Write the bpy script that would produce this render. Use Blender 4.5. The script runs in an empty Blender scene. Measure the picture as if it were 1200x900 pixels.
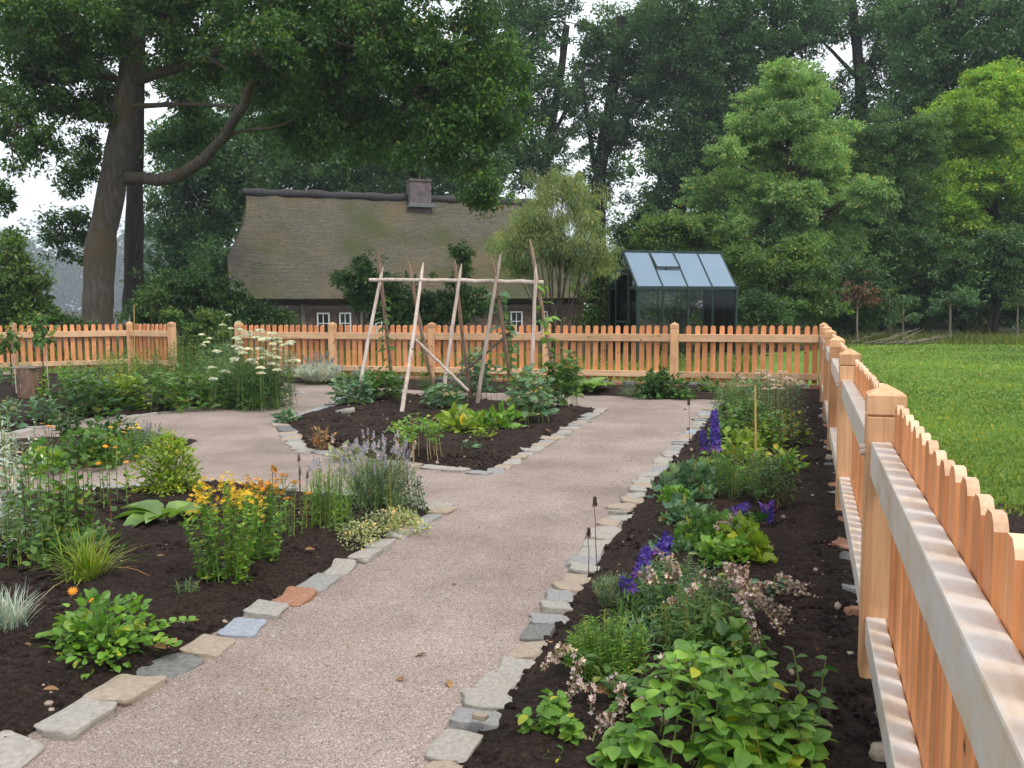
import bpy, math, random
import numpy as np
from mathutils import Vector, noise as mnoise

S = bpy.context.scene
COL = S.collection
pi = math.pi
R_ = math.radians
random.seed(7)
RNG = np.random.default_rng(7)

# ------------------------------------------------------------------ survey (camera and ground points)
F = 1040.0; PITCH = R_(5.0); YAW = R_(18.3); ROLL = R_(-0.29); EYE = 1.4
def ray(px, py):
    x = (px-600)/F; y = -(py-450)/F
    c, s = math.cos(ROLL), math.sin(ROLL)
    x, y = c*x-s*y, s*x+c*y
    f = math.cos(PITCH)+y*math.sin(PITCH); u = -math.sin(PITCH)+y*math.cos(PITCH)
    return Vector((x*math.cos(YAW)-f*math.sin(YAW), x*math.sin(YAW)+f*math.cos(YAW), u))
def G(px, py, z=0.0):
    r = ray(px, py); t = (z-EYE)/r.z
    return Vector((r.x*t, r.y*t, z))
def depth_of(p):
    return -p.x*math.sin(YAW)+p.y*math.cos(YAW)
def P(px, py, d):
    """point seen at px,py standing d metres away"""
    r = ray(px, py); t = d/depth_of(r)
    return Vector((r.x*t, r.y*t, EYE+r.z*t))
def LP(lat, d, z=0.0):
    c, s = math.cos(YAW), math.sin(YAW)
    return Vector((lat*c-d*s, lat*s+d*c, z))
def mpp(d): return d/1044.0

# ------------------------------------------------------------------ object helpers
def tag(o, label=None, cat=None, group=None, kind=None):
    if label: o['label'] = label
    if cat: o['category'] = cat
    if group: o['group'] = group
    if kind: o['kind'] = kind
    return o
def thing(name, label, cat, loc=(0, 0, 0), rz=0.0, group=None):
    o = bpy.data.objects.new(name, None); COL.objects.link(o)
    o.location = loc; o.rotation_euler = (0, 0, rz); o.empty_display_size = .1
    return tag(o, label, cat, group)

class MB:
    """collects vertices and faces, then becomes ONE mesh object"""
    def __init__(s): s.v = []; s.f = []; s.n = 0
    def add(s, v, f, m=0):
        v = np.asarray(v, float).reshape(-1, 3)
        if len(v) == 0: return
        if isinstance(f, np.ndarray): s.f.append((f+s.n, m))
        else:
            by = {}
            for q in f: by.setdefault(len(q), []).append(q)
            for k in by: s.f.append((np.array(by[k], int)+s.n, m))
        s.v.append(v); s.n += len(v)
    def scatter(s, T, Rm, loc, m=0):
        tv, tf = T
        N = len(loc)
        if N == 0: return
        V = np.einsum('nij,kj->nki', Rm, tv)+np.asarray(loc)[:, None, :]
        Fx = (tf[None]+(np.arange(N)*len(tv))[:, None, None]).reshape(-1, tf.shape[1])
        s.add(V.reshape(-1, 3), Fx, m)
    def box(s, a, b, m=0):
        x0, y0, z0 = a; x1, y1, z1 = b
        s.add([(x0,y0,z0),(x1,y0,z0),(x1,y1,z0),(x0,y1,z0),(x0,y0,z1),(x1,y0,z1),(x1,y1,z1),(x0,y1,z1)],
              [(0,3,2,1),(4,5,6,7),(0,1,5,4),(1,2,6,5),(2,3,7,6),(3,0,4,7)], m)
    def obox(s, p, q, w, h, m=0, up=(0, 0, 1)):
        """a bar of cross-section w x h from p to q"""
        p = np.array(p, float); q = np.array(q, float); d = q-p; L = np.linalg.norm(d); d /= L
        sd = np.cross(d, up)
        if np.linalg.norm(sd) < 1e-3: sd = np.cross(d, (0, 1, 0))
        sd /= np.linalg.norm(sd); n = np.cross(sd, d)
        c = [p+sd*i*w/2+n*j*h/2 for i, j in ((-1,-1),(1,-1),(1,1),(-1,1))]
        c += [x+d*L for x in c]
        s.add(c, [(0,1,2,3),(7,6,5,4),(0,4,5,1),(1,5,6,2),(2,6,7,3),(3,7,4,0)], m)
    def tube(s, pts, rad, sides=6, m=0, cap=True):
        p = np.asarray(pts, float); n = len(p)
        rad = np.broadcast_to(np.asarray(rad, float), (n,))
        t = np.gradient(p, axis=0); t /= np.linalg.norm(t, axis=1)[:, None]+1e-9
        ref = np.array((0.31, 0.95, 0.0)) if abs(t[0, 2]) > .6 else np.array((0, 0, 1.))
        a = np.cross(t, ref); a /= np.linalg.norm(a, axis=1)[:, None]+1e-9
        b = np.cross(t, a)
        th = np.arange(sides)*2*pi/sides
        V = p[:, None]+(a[:, None]*np.cos(th)[None, :, None]+b[:, None]*np.sin(th)[None, :, None])*rad[:, None, None]
        i = np.arange(n-1)[:, None]*sides; j = np.arange(sides)[None]; j2 = (j+1) % sides
        Fq = np.stack([i+j, i+sides+j, i+sides+j2, i+j2], -1).reshape(-1, 4)
        s.add(V.reshape(-1, 3), Fq, m)
        if cap and sides > 3:
            s.add(V[-1], [tuple(range(sides))[::-1]], m); s.add(V[0], [tuple(range(sides))], m)
    def build(s, name, mats, parent=None, smooth=False, link=True):
        me = bpy.data.meshes.new(name)
        V = np.concatenate(s.v) if s.v else np.zeros((0, 3))
        me.vertices.add(len(V)); me.vertices.foreach_set('co', V.astype(np.float32).ravel())
        nl = sum(f.size for f, _ in s.f); nf = sum(len(f) for f, _ in s.f)
        me.loops.add(nl); me.polygons.add(nf)
        me.loops.foreach_set('vertex_index', np.concatenate([f.ravel() for f, _ in s.f]).astype(np.int32))
        tot = np.concatenate([np.full(len(f), f.shape[1]) for f, _ in s.f])
        st = np.concatenate([[0], np.cumsum(tot)[:-1]])
        me.polygons.foreach_set('loop_start', st.astype(np.int32))
        me.polygons.foreach_set('material_index', np.concatenate([np.full(len(f), m) for f, m in s.f]).astype(np.int32))
        me.polygons.foreach_set('use_smooth', np.full(nf, smooth))
        me.update(calc_edges=True)
        for m in (mats if isinstance(mats, (list, tuple)) else [mats]): me.materials.append(m)
        o = bpy.data.objects.new(name, me)
        if link: COL.objects.link(o)
        if parent: o.parent = parent
        return o
def bevel(o, w=.004, seg=2):
    b = o.modifiers.new('bevel', 'BEVEL'); b.width = w; b.segments = seg; b.limit_method = 'ANGLE'; return o
def copy_of(o, parent=None):
    c = o.copy(); COL.objects.link(c); c.parent = parent; return c

# ------------------------------------------------------------------ materials
def mat(name):
    m = bpy.data.materials.new(name); m.use_nodes = True; nt = m.node_tree
    for n in list(nt.nodes): nt.nodes.remove(n)
    out = nt.nodes.new('ShaderNodeOutputMaterial')
    return m, nt, out
def nd(nt, t, **kw):
    n = nt.nodes.new(t)
    for k, v in kw.items():
        if k in n.inputs: n.inputs[k].default_value = v
        else: setattr(n, k, v)
    return n
def lk(nt, a, b): nt.links.new(a, b)
def ramp(nt, fac, stops):
    r = nt.nodes.new('ShaderNodeValToRGB'); e = r.color_ramp.elements
    while len(e) < len(stops): e.new(.5)
    for i, (p, c) in enumerate(stops): e[i].position = p; e[i].color = (*c, 1)
    lk(nt, fac, r.inputs[0]); return r.outputs[0]
def mix(nt, fac, a, b, mode='MIX'):
    n = nt.nodes.new('ShaderNodeMix'); n.data_type = 'RGBA'; n.blend_type = mode
    for i, v in ((0, fac), (6, a), (7, b)):
        if hasattr(v, 'is_linked') or isinstance(v, bpy.types.NodeSocket): lk(nt, v, n.inputs[i])
        else: n.inputs[i].default_value = v if i == 0 else (*v, 1)
    return n.outputs[2]
def coords(nt, kind='Object', scale=(1, 1, 1)):
    tc = nt.nodes.new('ShaderNodeTexCoord'); mp = nt.nodes.new('ShaderNodeMapping')
    mp.inputs['Scale'].default_value = scale
    lk(nt, tc.outputs[kind], mp.inputs[0]); return mp.outputs[0]
def noise(nt, vec, scale, detail=4, rough=.55):
    n = nd(nt, 'ShaderNodeTexNoise', Scale=scale, Detail=detail, Roughness=rough)
    lk(nt, vec, n.inputs['Vector']); return n.outputs['Fac']
def bump(nt, h, strength, dist, chain=None):
    b = nd(nt, 'ShaderNodeBump', Strength=strength, Distance=dist); lk(nt, h, b.inputs['Height'])
    if chain is not None: lk(nt, chain, b.inputs['Normal'])
    return b.outputs[0]
def principled(nt, out, col, rough=.7, normal=None, spec=.3, **kw):
    p = nt.nodes.new('ShaderNodeBsdfPrincipled')
    if isinstance(col, bpy.types.NodeSocket): lk(nt, col, p.inputs['Base Color'])
    else: p.inputs['Base Color'].default_value = (*col, 1)
    if isinstance(rough, bpy.types.NodeSocket): lk(nt, rough, p.inputs['Roughness'])
    else: p.inputs['Roughness'].default_value = rough
    p.inputs['Specular IOR Level'].default_value = spec
    for k, v in kw.items(): p.inputs[k].default_value = v
    if normal is not None: lk(nt, normal, p.inputs['Normal'])
    if out is not None: lk(nt, p.outputs[0], out.inputs[0])
    return p
def leafmat(name, a, b, trans=.3, rough=.5, spec=.35, nscale=1.5, hue=None):
    """two leaf greens, chosen per leaf and drifting slowly through the plant"""
    m, nt, out = mat(name)
    g = nt.nodes.new('ShaderNodeNewGeometry')
    c = ramp(nt, g.outputs['Random Per Island'], [(0, a), (.9, b), (.96, (min(1, b[0]*1.9), b[1]*1.12, b[2]*.8))])
    n = noise(nt, coords(nt), nscale, 2)
    k = ramp(nt, n, [(.3, (.55, .60, .62)), (.7, (1.4, 1.33, 1.12))])
    c = mix(nt, 1.0, c, k, 'MULTIPLY')
    p = principled(nt, None, c, rough, spec=spec)
    t = nt.nodes.new('ShaderNodeBsdfTranslucent')
    lk(nt, mix(nt, 1.0, c, (1.15, 1.25, .6), 'MULTIPLY'), t.inputs[0])
    ms = nd(nt, 'ShaderNodeMixShader', Fac=trans)
    lk(nt, p.outputs[0], ms.inputs[1]); lk(nt, t.outputs[0], ms.inputs[2]); lk(nt, ms.outputs[0], out.inputs[0])
    return m
def plain(name, col, rough=.6, spec=.3, var=.25, scale=30, metallic=0.0):
    m, nt, out = mat(name)
    n = noise(nt, coords(nt), scale, 5)
    c = mix(nt, n, tuple(x*(1-var) for x in col), tuple(min(1, x*(1+var)) for x in col))
    principled(nt, out, c, rough, bump(nt, n, .25, .01), spec, Metallic=metallic); return m

def wood(name, lo, hi, axis='Z', rough=.6, spec=.3, knots=True, grain=1.0, weather=None):
    m, nt, out = mat(name)
    sc = {'Z': (38, 38, 1.6), 'X': (1.6, 38, 38), 'Y': (38, 1.6, 38)}[axis]
    oi = nt.nodes.new('ShaderNodeObjectInfo')
    tc = nt.nodes.new('ShaderNodeTexCoord')
    off = nd(nt, 'ShaderNodeVectorMath', operation='SCALE'); off.inputs[0].default_value = (7, 13, 31); lk(nt, oi.outputs['Random'], off.inputs['Scale'])
    ad = nd(nt, 'ShaderNodeVectorMath', operation='ADD'); lk(nt, tc.outputs['Object'], ad.inputs[0]); lk(nt, off.outputs[0], ad.inputs[1])
    mp = nt.nodes.new('ShaderNodeMapping'); mp.inputs['Scale'].default_value = sc; lk(nt, ad.outputs[0], mp.inputs[0])
    n = noise(nt, mp.outputs[0], 1.0, 6, .65)
    c = ramp(nt, n, [(.34, lo), (.64, hi)])
    big = noise(nt, ad.outputs[0], 3.2, 3)
    c = mix(nt, ramp(nt, big, [(.35, (0, 0, 0)), (.75, (1, 1, 1))]), c, mix(nt, .5, c, tuple(min(1, h*1.35) for h in hi)))
    pv = ramp(nt, oi.outputs['Random'], [(0, (.78, .74, .72)), (1, (1.14, 1.14, 1.16))])
    c = mix(nt, 1.0, c, pv, 'MULTIPLY')
    if knots:
        v = nd(nt, 'ShaderNodeTexVoronoi', Scale=5.5); lk(nt, ad.outputs[0], v.inputs['Vector'])
        c = mix(nt, ramp(nt, v.outputs['Distance'], [(.05, (1, 1, 1)), (.12, (0, 0, 0))]), c, tuple(x*.3 for x in lo))
    if weather:
        w = noise(nt, ad.outputs[0], 7.0, 5, .7)
        c = mix(nt, ramp(nt, w, [(.38, (0, 0, 0)), (.62, (1, 1, 1))]), c, weather)
    principled(nt, out, c, rough, bump(nt, n, .35*grain, .004), spec); return m

M = {}
M['picket'] = wood('orange larch', (.47, .172, .062), (.71, .31, .132), rough=.62)
M['post'] = wood('pale larch', (.44, .225, .105), (.66, .39, .21), rough=.6)
M['railx'] = wood('pale larch rail x', (.50, .30, .16), (.70, .46, .27), 'X', rough=.6)
M['raily'] = wood('planed rail', (.52, .40, .28), (.72, .60, .47), 'X', rough=.42, spec=.5, weather=(.60, .56, .53))
M['endgrain'] = wood('end grain', (.60, .36, .20), (.74, .50, .33), rough=.6, knots=False)
M['peeled'] = wood('peeled pole', (.29, .22, .17), (.58, .49, .42), rough=.8, knots=True)
M['barkpole'] = wood('bark pole', (.22, .14, .10), (.46, .32, .24), rough=.85, knots=False, grain=2)
M['bamboo'] = plain('bamboo', (.55, .36, .13), .5)
def barkmat(name, lo, hi, moss=None):
    m, nt, out = mat(name)
    v = coords(nt, 'Object', (9, 9, 1.6))
    n = noise(nt, v, 1.3, 8, .7)
    vo = nd(nt, 'ShaderNodeTexVoronoi', Scale=1.6, feature='DISTANCE_TO_EDGE'); lk(nt, v, vo.inputs['Vector'])
    h = nd(nt, 'ShaderNodeMath', operation='MULTIPLY'); lk(nt, n, h.inputs[0]); lk(nt, vo.outputs[0], h.inputs[1])
    c = ramp(nt, n, [(.3, lo), (.7, hi)])
    if moss:
        w = noise(nt, coords(nt), .8, 4)
        c = mix(nt, ramp(nt, w, [(.48, (0, 0, 0)), (.62, (1, 1, 1))]), c, moss)
    principled(nt, out, c, .9, bump(nt, h.outputs[0], 1, .06), .15); return m
M['bark'] = barkmat('oak bark', (.045, .036, .03), (.15, .125, .105), (.10, .075, .04))
M['bark_dark'] = barkmat('dark bark', (.018, .016, .014), (.06, .053, .047))
M['bark_twig'] = plain('twig bark', (.07, .05, .035), .9, .1)
M['bark_log'] = barkmat('log bark', (.10, .06, .04), (.26, .17, .12))
M['bark_pale'] = barkmat('pale bark', (.13, .11, .08), (.30, .26, .2))

# ground
def gravelmat():
    m, nt, out = mat('fine gravel')
    v = coords(nt)
    vo = nd(nt, 'ShaderNodeTexVoronoi', Scale=290.0); lk(nt, v, vo.inputs['Vector'])
    vo2 = nd(nt, 'ShaderNodeTexVoronoi', Scale=165.0); lk(nt, v, vo2.inputs['Vector'])
    sep = nt.nodes.new('ShaderNodeSeparateColor'); lk(nt, vo.outputs['Color'], sep.inputs[0])
    sep2 = nt.nodes.new('ShaderNodeSeparateColor'); lk(nt, vo2.outputs['Color'], sep2.inputs[0])
    c = ramp(nt, sep.outputs[0], [(0, (.15, .12, .105)), (.2, (.26, .205, .18)), (.55, (.345, .277, .242)), (.85, (.41, .342, .303)), (1, (.51, .45, .405))])
    stone = ramp(nt, sep2.outputs[1], [(0, (.10, .08, .075)), (.5, (.40, .32, .28)), (1, (.56, .50, .46))])
    c = mix(nt, ramp(nt, sep2.outputs[0], [(.80, (0, 0, 0)), (.82, (1, 1, 1))]), c, stone)
    big = noise(nt, v, 1.1, 5, .6)
    c = mix(nt, 1.0, c, ramp(nt, big, [(.3, (.66, .625, .60)), (.7, (1.16, 1.12, 1.09))]), 'MULTIPLY')
    damp = noise(nt, v, .35, 3)
    c = mix(nt, ramp(nt, damp, [(.5, (0, 0, 0)), (.72, (.35, .35, .35))]), c, (.25, .185, .16))
    b = bump(nt, vo.outputs['Distance'], .6, .005)
    b = bump(nt, noise(nt, v, 14, 4), .35, .02, b)
    principled(nt, out, c, .9, b, .2); return m
M['gravel'] = gravelmat()
def soilmat():
    m, nt, out = mat('dark humus soil')
    v = coords(nt)
    n = noise(nt, v, 55, 8, .75)
    n2 = noise(nt, v, 5, 5, .6)
    c = ramp(nt, n, [(.3, (.012, .008, .0065)), (.52, (.042, .029, .024)), (.72, (.115, .082, .068))])
    c = mix(nt, 1.0, c, ramp(nt, n2, [(.3, (.75, .72, .7)), (.7, (1.3, 1.22, 1.15))]), 'MULTIPLY')
    vo = nd(nt, 'ShaderNodeTexVoronoi', Scale=48.0); lk(nt, v, vo.inputs['Vector'])
    b = bump(nt, n, 1, .03); b = bump(nt, vo.outputs['Distance'], .7, .02, b)
    principled(nt, out, c, .95, b, .15); return m
M['soil'] = soilmat()
def lawnmat():
    m, nt, out = mat('turf')
    v = coords(nt)
    n = noise(nt, v, 40, 6, .7); n2 = noise(nt, v, .35, 4)
    c = ramp(nt, n, [(.3, (.10, .19, .03)), (.7, (.21, .34, .07))])
    c = mix(nt, 1.0, c, ramp(nt, n2, [(.3, (.75, .8, .7)), (.7, (1.2, 1.15, 1.0))]), 'MULTIPLY')
    principled(nt, out, c, .95, bump(nt, n, 1, .04), .15); return m
M['lawn'] = lawnmat()
M['litter'] = plain('forest floor', (.045, .04, .022), .95, .1, .6, 6)
M['rough'] = plain('rough grass ground', (.07, .10, .025), .95, .1, .5, 4)

# stones
def stonemat(name, a, b, speck=(.6, .3, .2)):
    m, nt, out = mat(name)
    oi = nt.nodes.new('ShaderNodeObjectInfo')
    tc = nt.nodes.new('ShaderNodeTexCoord')
    ad = nd(nt, 'ShaderNodeVectorMath', operation='ADD'); lk(nt, tc.outputs['Object'], ad.inputs[0]); lk(nt, oi.outputs['Location'], ad.inputs[1])
    n = noise(nt, ad.outputs[0], 9, 7, .65); n2 = noise(nt, ad.outputs[0], 60, 4, .7)
    c = ramp(nt, n, [(.28, a), (.68, b)])
    c = mix(nt, ramp(nt, n2, [(.58, (0, 0, 0)), (.75, (.6, .6, .6))]), c, tuple(x*.4 for x in a))
    c = mix(nt, ramp(nt, noise(nt, ad.outputs[0], 4.3, 3), [(.6, (0, 0, 0)), (.72, (.55, .55, .55))]), c, speck)
    principled(nt, out, c, .8, bump(nt, n2, .4, .006, bump(nt, n, .5, .012)), .3); return m
M['st_pale'] = stonemat('pale sandstone', (.25, .225, .195), (.42, .385, .34), (.36, .26, .19))
M['st_warm'] = stonemat('buff sandstone', (.27, .21, .155), (.42, .34, .26), (.34, .22, .15))
M['st_grey'] = stonemat('grey granite', (.19, .185, .175), (.34, .33, .315), (.3, .27, .23))
M['st_slate'] = stonemat('blue grey slate', (.22, .24, .275), (.36, .39, .43), (.35, .36, .38))
M['st_brick'] = stonemat('red brick stone', (.26, .12, .075), (.40, .20, .12), (.5, .36, .28))
M['st_dark'] = stonemat('dark stone', (.10, .10, .095), (.22, .215, .2), (.25, .2, .16))

# leaves
L = {}
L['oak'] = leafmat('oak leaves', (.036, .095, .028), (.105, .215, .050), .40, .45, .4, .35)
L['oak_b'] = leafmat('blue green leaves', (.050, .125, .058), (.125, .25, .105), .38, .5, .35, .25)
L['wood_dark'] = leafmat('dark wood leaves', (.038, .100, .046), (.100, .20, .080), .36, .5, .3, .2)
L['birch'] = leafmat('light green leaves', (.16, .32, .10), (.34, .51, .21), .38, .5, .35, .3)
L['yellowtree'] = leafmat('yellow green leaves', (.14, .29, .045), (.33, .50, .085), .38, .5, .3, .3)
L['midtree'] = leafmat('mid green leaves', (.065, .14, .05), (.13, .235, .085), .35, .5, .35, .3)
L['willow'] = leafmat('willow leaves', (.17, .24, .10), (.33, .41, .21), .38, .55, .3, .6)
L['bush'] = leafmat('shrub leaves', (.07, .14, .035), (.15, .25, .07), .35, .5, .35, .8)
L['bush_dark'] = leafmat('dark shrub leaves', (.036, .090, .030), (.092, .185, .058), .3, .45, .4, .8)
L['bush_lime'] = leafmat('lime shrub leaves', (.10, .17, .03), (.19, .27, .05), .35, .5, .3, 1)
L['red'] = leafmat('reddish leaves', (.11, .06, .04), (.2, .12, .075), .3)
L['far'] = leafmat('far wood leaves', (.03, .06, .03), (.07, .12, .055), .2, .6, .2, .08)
L['fresh'] = leafmat('fresh green leaves', (.095, .23, .035), (.24, .43, .065), .38, .42, .45, 6)
L['mid'] = leafmat('mid green herb leaves', (.06, .145, .038), (.15, .27, .065), .34, .45, .4, 6)
L['deep'] = leafmat('deep green herb leaves', (.042, .105, .036), (.095, .19, .055), .3, .45, .4, 6)
L['blue'] = leafmat('blue green herb leaves', (.085, .18, .10), (.19, .31, .18), .3, .5, .35, 6)
L['lime'] = leafmat('lime herb leaves', (.17, .27, .03), (.31, .42, .06), .38, .45, .35, 6)
L['yell'] = leafmat('yellowing leaves', (.25, .25, .05), (.42, .36, .07), .35, .5, .3, 6)
L['silver'] = leafmat('silver leaves', (.34, .42, .40), (.58, .64, .62), .2, .7, .2, 6)
L['lav'] = leafmat('lavender leaves', (.12, .19, .115), (.25, .33, .22), .2, .7, .2, 6)
L['hosta'] = leafmat('hosta leaves', (.15, .28, .07), (.24, .37, .11), .35, .4, .45, 5)
L['varie'] = leafmat('variegated leaves', (.22, .27, .12), (.48, .50, .30), .3, .6, .3, 8)
L['dry'] = leafmat('dry leaves', (.20, .11, .055), (.42, .24, .12), .2, .8, .15, 5)
L['straw'] = leafmat('straw stalks', (.26, .2, .10), (.42, .34, .19), .15, .8, .15, 5)
L['stem'] = leafmat('green stems', (.11, .18, .045), (.21, .28, .08), .1, .6, .3, 5)
L['stem_red'] = leafmat('brown stems', (.09, .055, .035), (.16, .10, .06), .1, .7, .2, 5)
L['turf'] = leafmat('turf blades', (.14, .235, .045), (.27, .39, .10), .38, .5, .3, .25)
L['roughgrass'] = leafmat('rough grass blades', (.10, .15, .03), (.22, .26, .08), .35, .6, .2, .3)
L['delph'] = leafmat('deep violet petals', (.04, .02, .27), (.15, .09, .52), .25, .5, .3, 8)
L['lilac'] = leafmat('pale lilac petals', (.30, .29, .44), (.48, .46, .62), .25, .6, .2, 8)
L['lavgrey'] = leafmat('grey lilac petals', (.20, .21, .30), (.34, .35, .46), .25, .7, .2, 8)
L['pinkfl'] = leafmat('dusty pink petals', (.50, .36, .39), (.80, .68, .70), .25, .6, .2, 8)
L['mauve'] = leafmat('faded mauve calyx', (.20, .09, .10), (.36, .20, .20), .2, .7, .2, 8)
L['white'] = leafmat('white petals', (.74, .75, .70), (.86, .86, .83), .2, .6, .2, 8)
L['yellow'] = leafmat('yellow petals', (.62, .36, .02), (.85, .55, .04), .3, .5, .3, 8)
L['orange'] = leafmat('orange petals', (.75, .25, .015), (.90, .40, .03), .3, .5, .3, 8)
L['amber'] = leafmat('faded amber petals', (.38, .16, .03), (.60, .32, .05), .3, .6, .2, 8)
L['seed'] = leafmat('dark seed heads', (.05, .03, .03), (.11, .07, .065), .1, .8, .1, 8)

# ------------------------------------------------------------------ leaf templates: along +Y, face +Z
def leaf_t(prof, bend=.25, fold=.18, curl=0):
    """prof: (y, halfwidth) rows -> a folded, drooping leaf"""
    v = []; f = []
    for y, w in prof:
        z = -bend*y*y
        v += [(-w, y, z+fold*w*1.6+curl*w), (0, y, z), (w, y, z+fold*w*1.6+curl*w)]
    for i in range(len(prof)-1):
        a = i*3
        f += [(a, a+1, a+4, a+3), (a+1, a+2, a+5, a+4)]
    return np.array(v, float), np.array(f, int)
T = {}
T['rhomb'] = (np.array([(0,0,0),(.30,.45,.07),(0,1,-.08),(-.30,.45,.07)], float), np.array([(0,1,2),(0,2,3)]))
T['narrowr'] = (np.array([(0,0,0),(.09,.45,.03),(0,1,-.12),(-.09,.45,.03)], float), np.array([(0,1,2),(0,2,3)]))
T['ovate'] = leaf_t([(0,.015),(.12,.15),(.32,.29),(.58,.30),(.82,.17),(1,.01)])
T['oval'] = leaf_t([(0,.03),(.08,.19),(.27,.35),(.55,.38),(.8,.26),(1,.04)], .3, .14)
T['round'] = leaf_t([(0,.06),(.12,.30),(.38,.47),(.65,.44),(.87,.27),(1,.06)], .18, .1)
T['lance'] = leaf_t([(0,.015),(.25,.085),(.55,.09),(.8,.05),(1,.005)], .35, .2)
T['hosta'] = leaf_t([(0,.03),(.06,.17),(.2,.31),(.42,.37),(.65,.30),(.85,.16),(1,.01)], .45, .3)
T['needle'] = leaf_t([(0,.02),(.5,.035),(1,.008)], .1, .2)
T['petal'] = leaf_t([(0,.06),(.4,.26),(.75,.30),(1,.12)], -.15, .1)
def lobed():
    pts = []; n = 22
    for i in range(n+1):
        a = -2.5+5.0*i/n
        r = .62*(0.66+.34*abs(math.cos(a*2.05)))*(1 if i % 2 else .86)
        pts.append((math.sin(a)*r, .42+math.cos(a)*r, .05*math.cos(a*4)-.12*abs(a)/2.5))
    v = [(0, .38, -.03), (0, 0, 0)]+pts
    return np.array(v, float), np.array([(0, i+1, i) for i in range(2, len(v)-1)]+[(0, 2, 1), (0, 1, len(v)-1)], int)
T['lobed'] = lobed()
def star(n, w=.5, cup=.3):
    v = [(0, 0, 0)]; f = []
    for i in range(n):
        a = 2*pi*i/n
        for r, da, z in ((.55, -w, cup*.4), (1, 0, cup), (.55, w, cup*.4)):
            v.append((math.sin(a+da)*r, math.cos(a+da)*r, z))
        b = 1+3*i; f += [(0, b, b+1), (0, b+1, b+2)]
    v = np.array(v, float); v = v[:, [0, 1, 2]]
    return v, np.array(f, int)
T['star5'] = star(5, .42, .35)
T['floret'] = star(5, .55, .6)
T['daisy'] = star(11, .24, .12)

def unit(a): return a/(np.linalg.norm(a, axis=-1, keepdims=True)+1e-9)
def frames(d, hint, sc):
    d = unit(np.asarray(d, float)); s = unit(np.cross(d, hint)); n = np.cross(s, d)
    Rm = np.stack([s, d, n], -1)
    sc = np.asarray(sc, float)
    return Rm*(sc[:, None, None] if sc.ndim == 1 else sc[:, None, :])

# ------------------------------------------------------------------ trees
def leafcloud(mb, rng, cen, cr, per, l, T_='rhomb', flat=.5, droop=.25, m=0):
    cen = np.asarray(cen); N = len(cen)*per
    c = np.repeat(cen, per, 0); r = np.repeat(np.asarray(cr), per)
    o = unit(rng.normal(size=(N, 3)))*(rng.random(N)**.5)[:, None]
    o[:, 2] *= flat
    d = unit(o*np.array((1, 1, .6))+rng.normal(size=(N, 3))*.55+np.array((0, 0, -droop)))
    hint = np.array((0, 0, 1.))+rng.normal(size=(N, 3))*.55
    mb.scatter(T[T_], frames(d, hint, l*(.45+.95*rng.random(N))), c+o*r[:, None], m)

def crown(rng, blobs, clump, l, fill=3.0, leafcov=1.5, T_='rhomb', flat=.5, droop=.25, leafarea=.3, twigs=True, hollow=.5, root=None, tw_r=.02):
    """blobs: (centre, rx, ry(depth), rz). Leaf clumps on twigs through each blob's volume, thicker outwards"""
    mb = MB()
    for (c, rx, ry, rz) in blobs:
        c = np.array(c)
        n = max(5, int(fill*(rx*rz)/(clump*clump*.75)))
        u = unit(rng.normal(size=(n, 3)))*(rng.random(n)**hollow)[:, None]
        cen = c+u*np.array((rx, ry, rz))
        cr = clump*(.55+.8*rng.random(n))
        per = max(8, int(leafcov*clump*clump*3.1/(leafarea*l*l*1.0)))
        leafcloud(mb, rng, cen, cr, per, l, T_, flat, droop)
        ne = n//3
        ue = unit(rng.normal(size=(ne, 3)))*(.95+.45*rng.random((ne, 1)))
        leafcloud(mb, rng, c+ue*np.array((rx, ry, rz)), clump*(.3+.45*rng.random(ne)), max(5, per//4), l, T_, flat, droop)
        if twigs:
            org = c-np.array((0, 0, rz*.25))
            for k in range(0, n, 2):
                p = cen[k]; q = org+(p-org)*.12; mid = (p+q)/2+rng.normal(size=3)*.12*rx+np.array((0, 0, .06*rz))
                mb.tube([q, mid, p], [tw_r*2, tw_r*1.3, tw_r*.5], 4, 1, False)
    return mb

def blobs_px(lst, d):
    """(px,py,rx_px,ry_px[,depth shift]) -> blobs of real size at distance d"""
    out = []
    for b in lst:
        px, py, rx, ry = b[:4]; dd = d+(b[4] if len(b) > 4 else 0)
        k = mpp(dd); out.append((P(px, py, dd), rx*k, (rx+ry)*.5*k*.8, ry*k))
    return out

def filled(rows, n, r, seed, dz=1.2):
    """irregular overlapping blobs inside a crown outline given as (py, px0, px1) rows"""
    g = random.Random(seed); out = []
    ys = [q[0] for q in rows]; wd = [q[2]-q[1] for q in rows]
    for i in range(n):
        while True:
            y = g.uniform(ys[0], ys[-1])
            k = max(j for j in range(len(rows)) if rows[j][0] <= y); k = min(k, len(rows)-2)
            t = (y-ys[k])/(ys[k+1]-ys[k]); x0 = rows[k][1]*(1-t)+rows[k+1][1]*t; x1 = rows[k][2]*(1-t)+rows[k+1][2]*t
            if g.random() < (x1-x0)/max(wd): break
        rr = min(r*g.uniform(.6, 1.35), .55*(x1-x0)); x = g.uniform(x0+rr*.6, max(x0+rr*.61, x1-rr*.6))
        out.append((x, y, rr, rr*g.uniform(.5, .85), g.uniform(-dz, dz)))
    return out
def wobble(pts, rng, a, n=3):
    """refine a polyline with smooth subdivision plus a little crookedness"""
    p = np.array([tuple(x) for x in pts], float)
    for _ in range(n):
        q = np.empty((2*len(p)-1, 3)); q[::2] = p; q[1::2] = (p[1:]+p[:-1])/2
        q[1:-1] = q[1:-1]*.5+(q[:-2]+q[2:])*.25
        p = q
    p[1:-1] += rng.normal(size=(len(p)-2, 3))*a*.4
    return p

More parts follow.
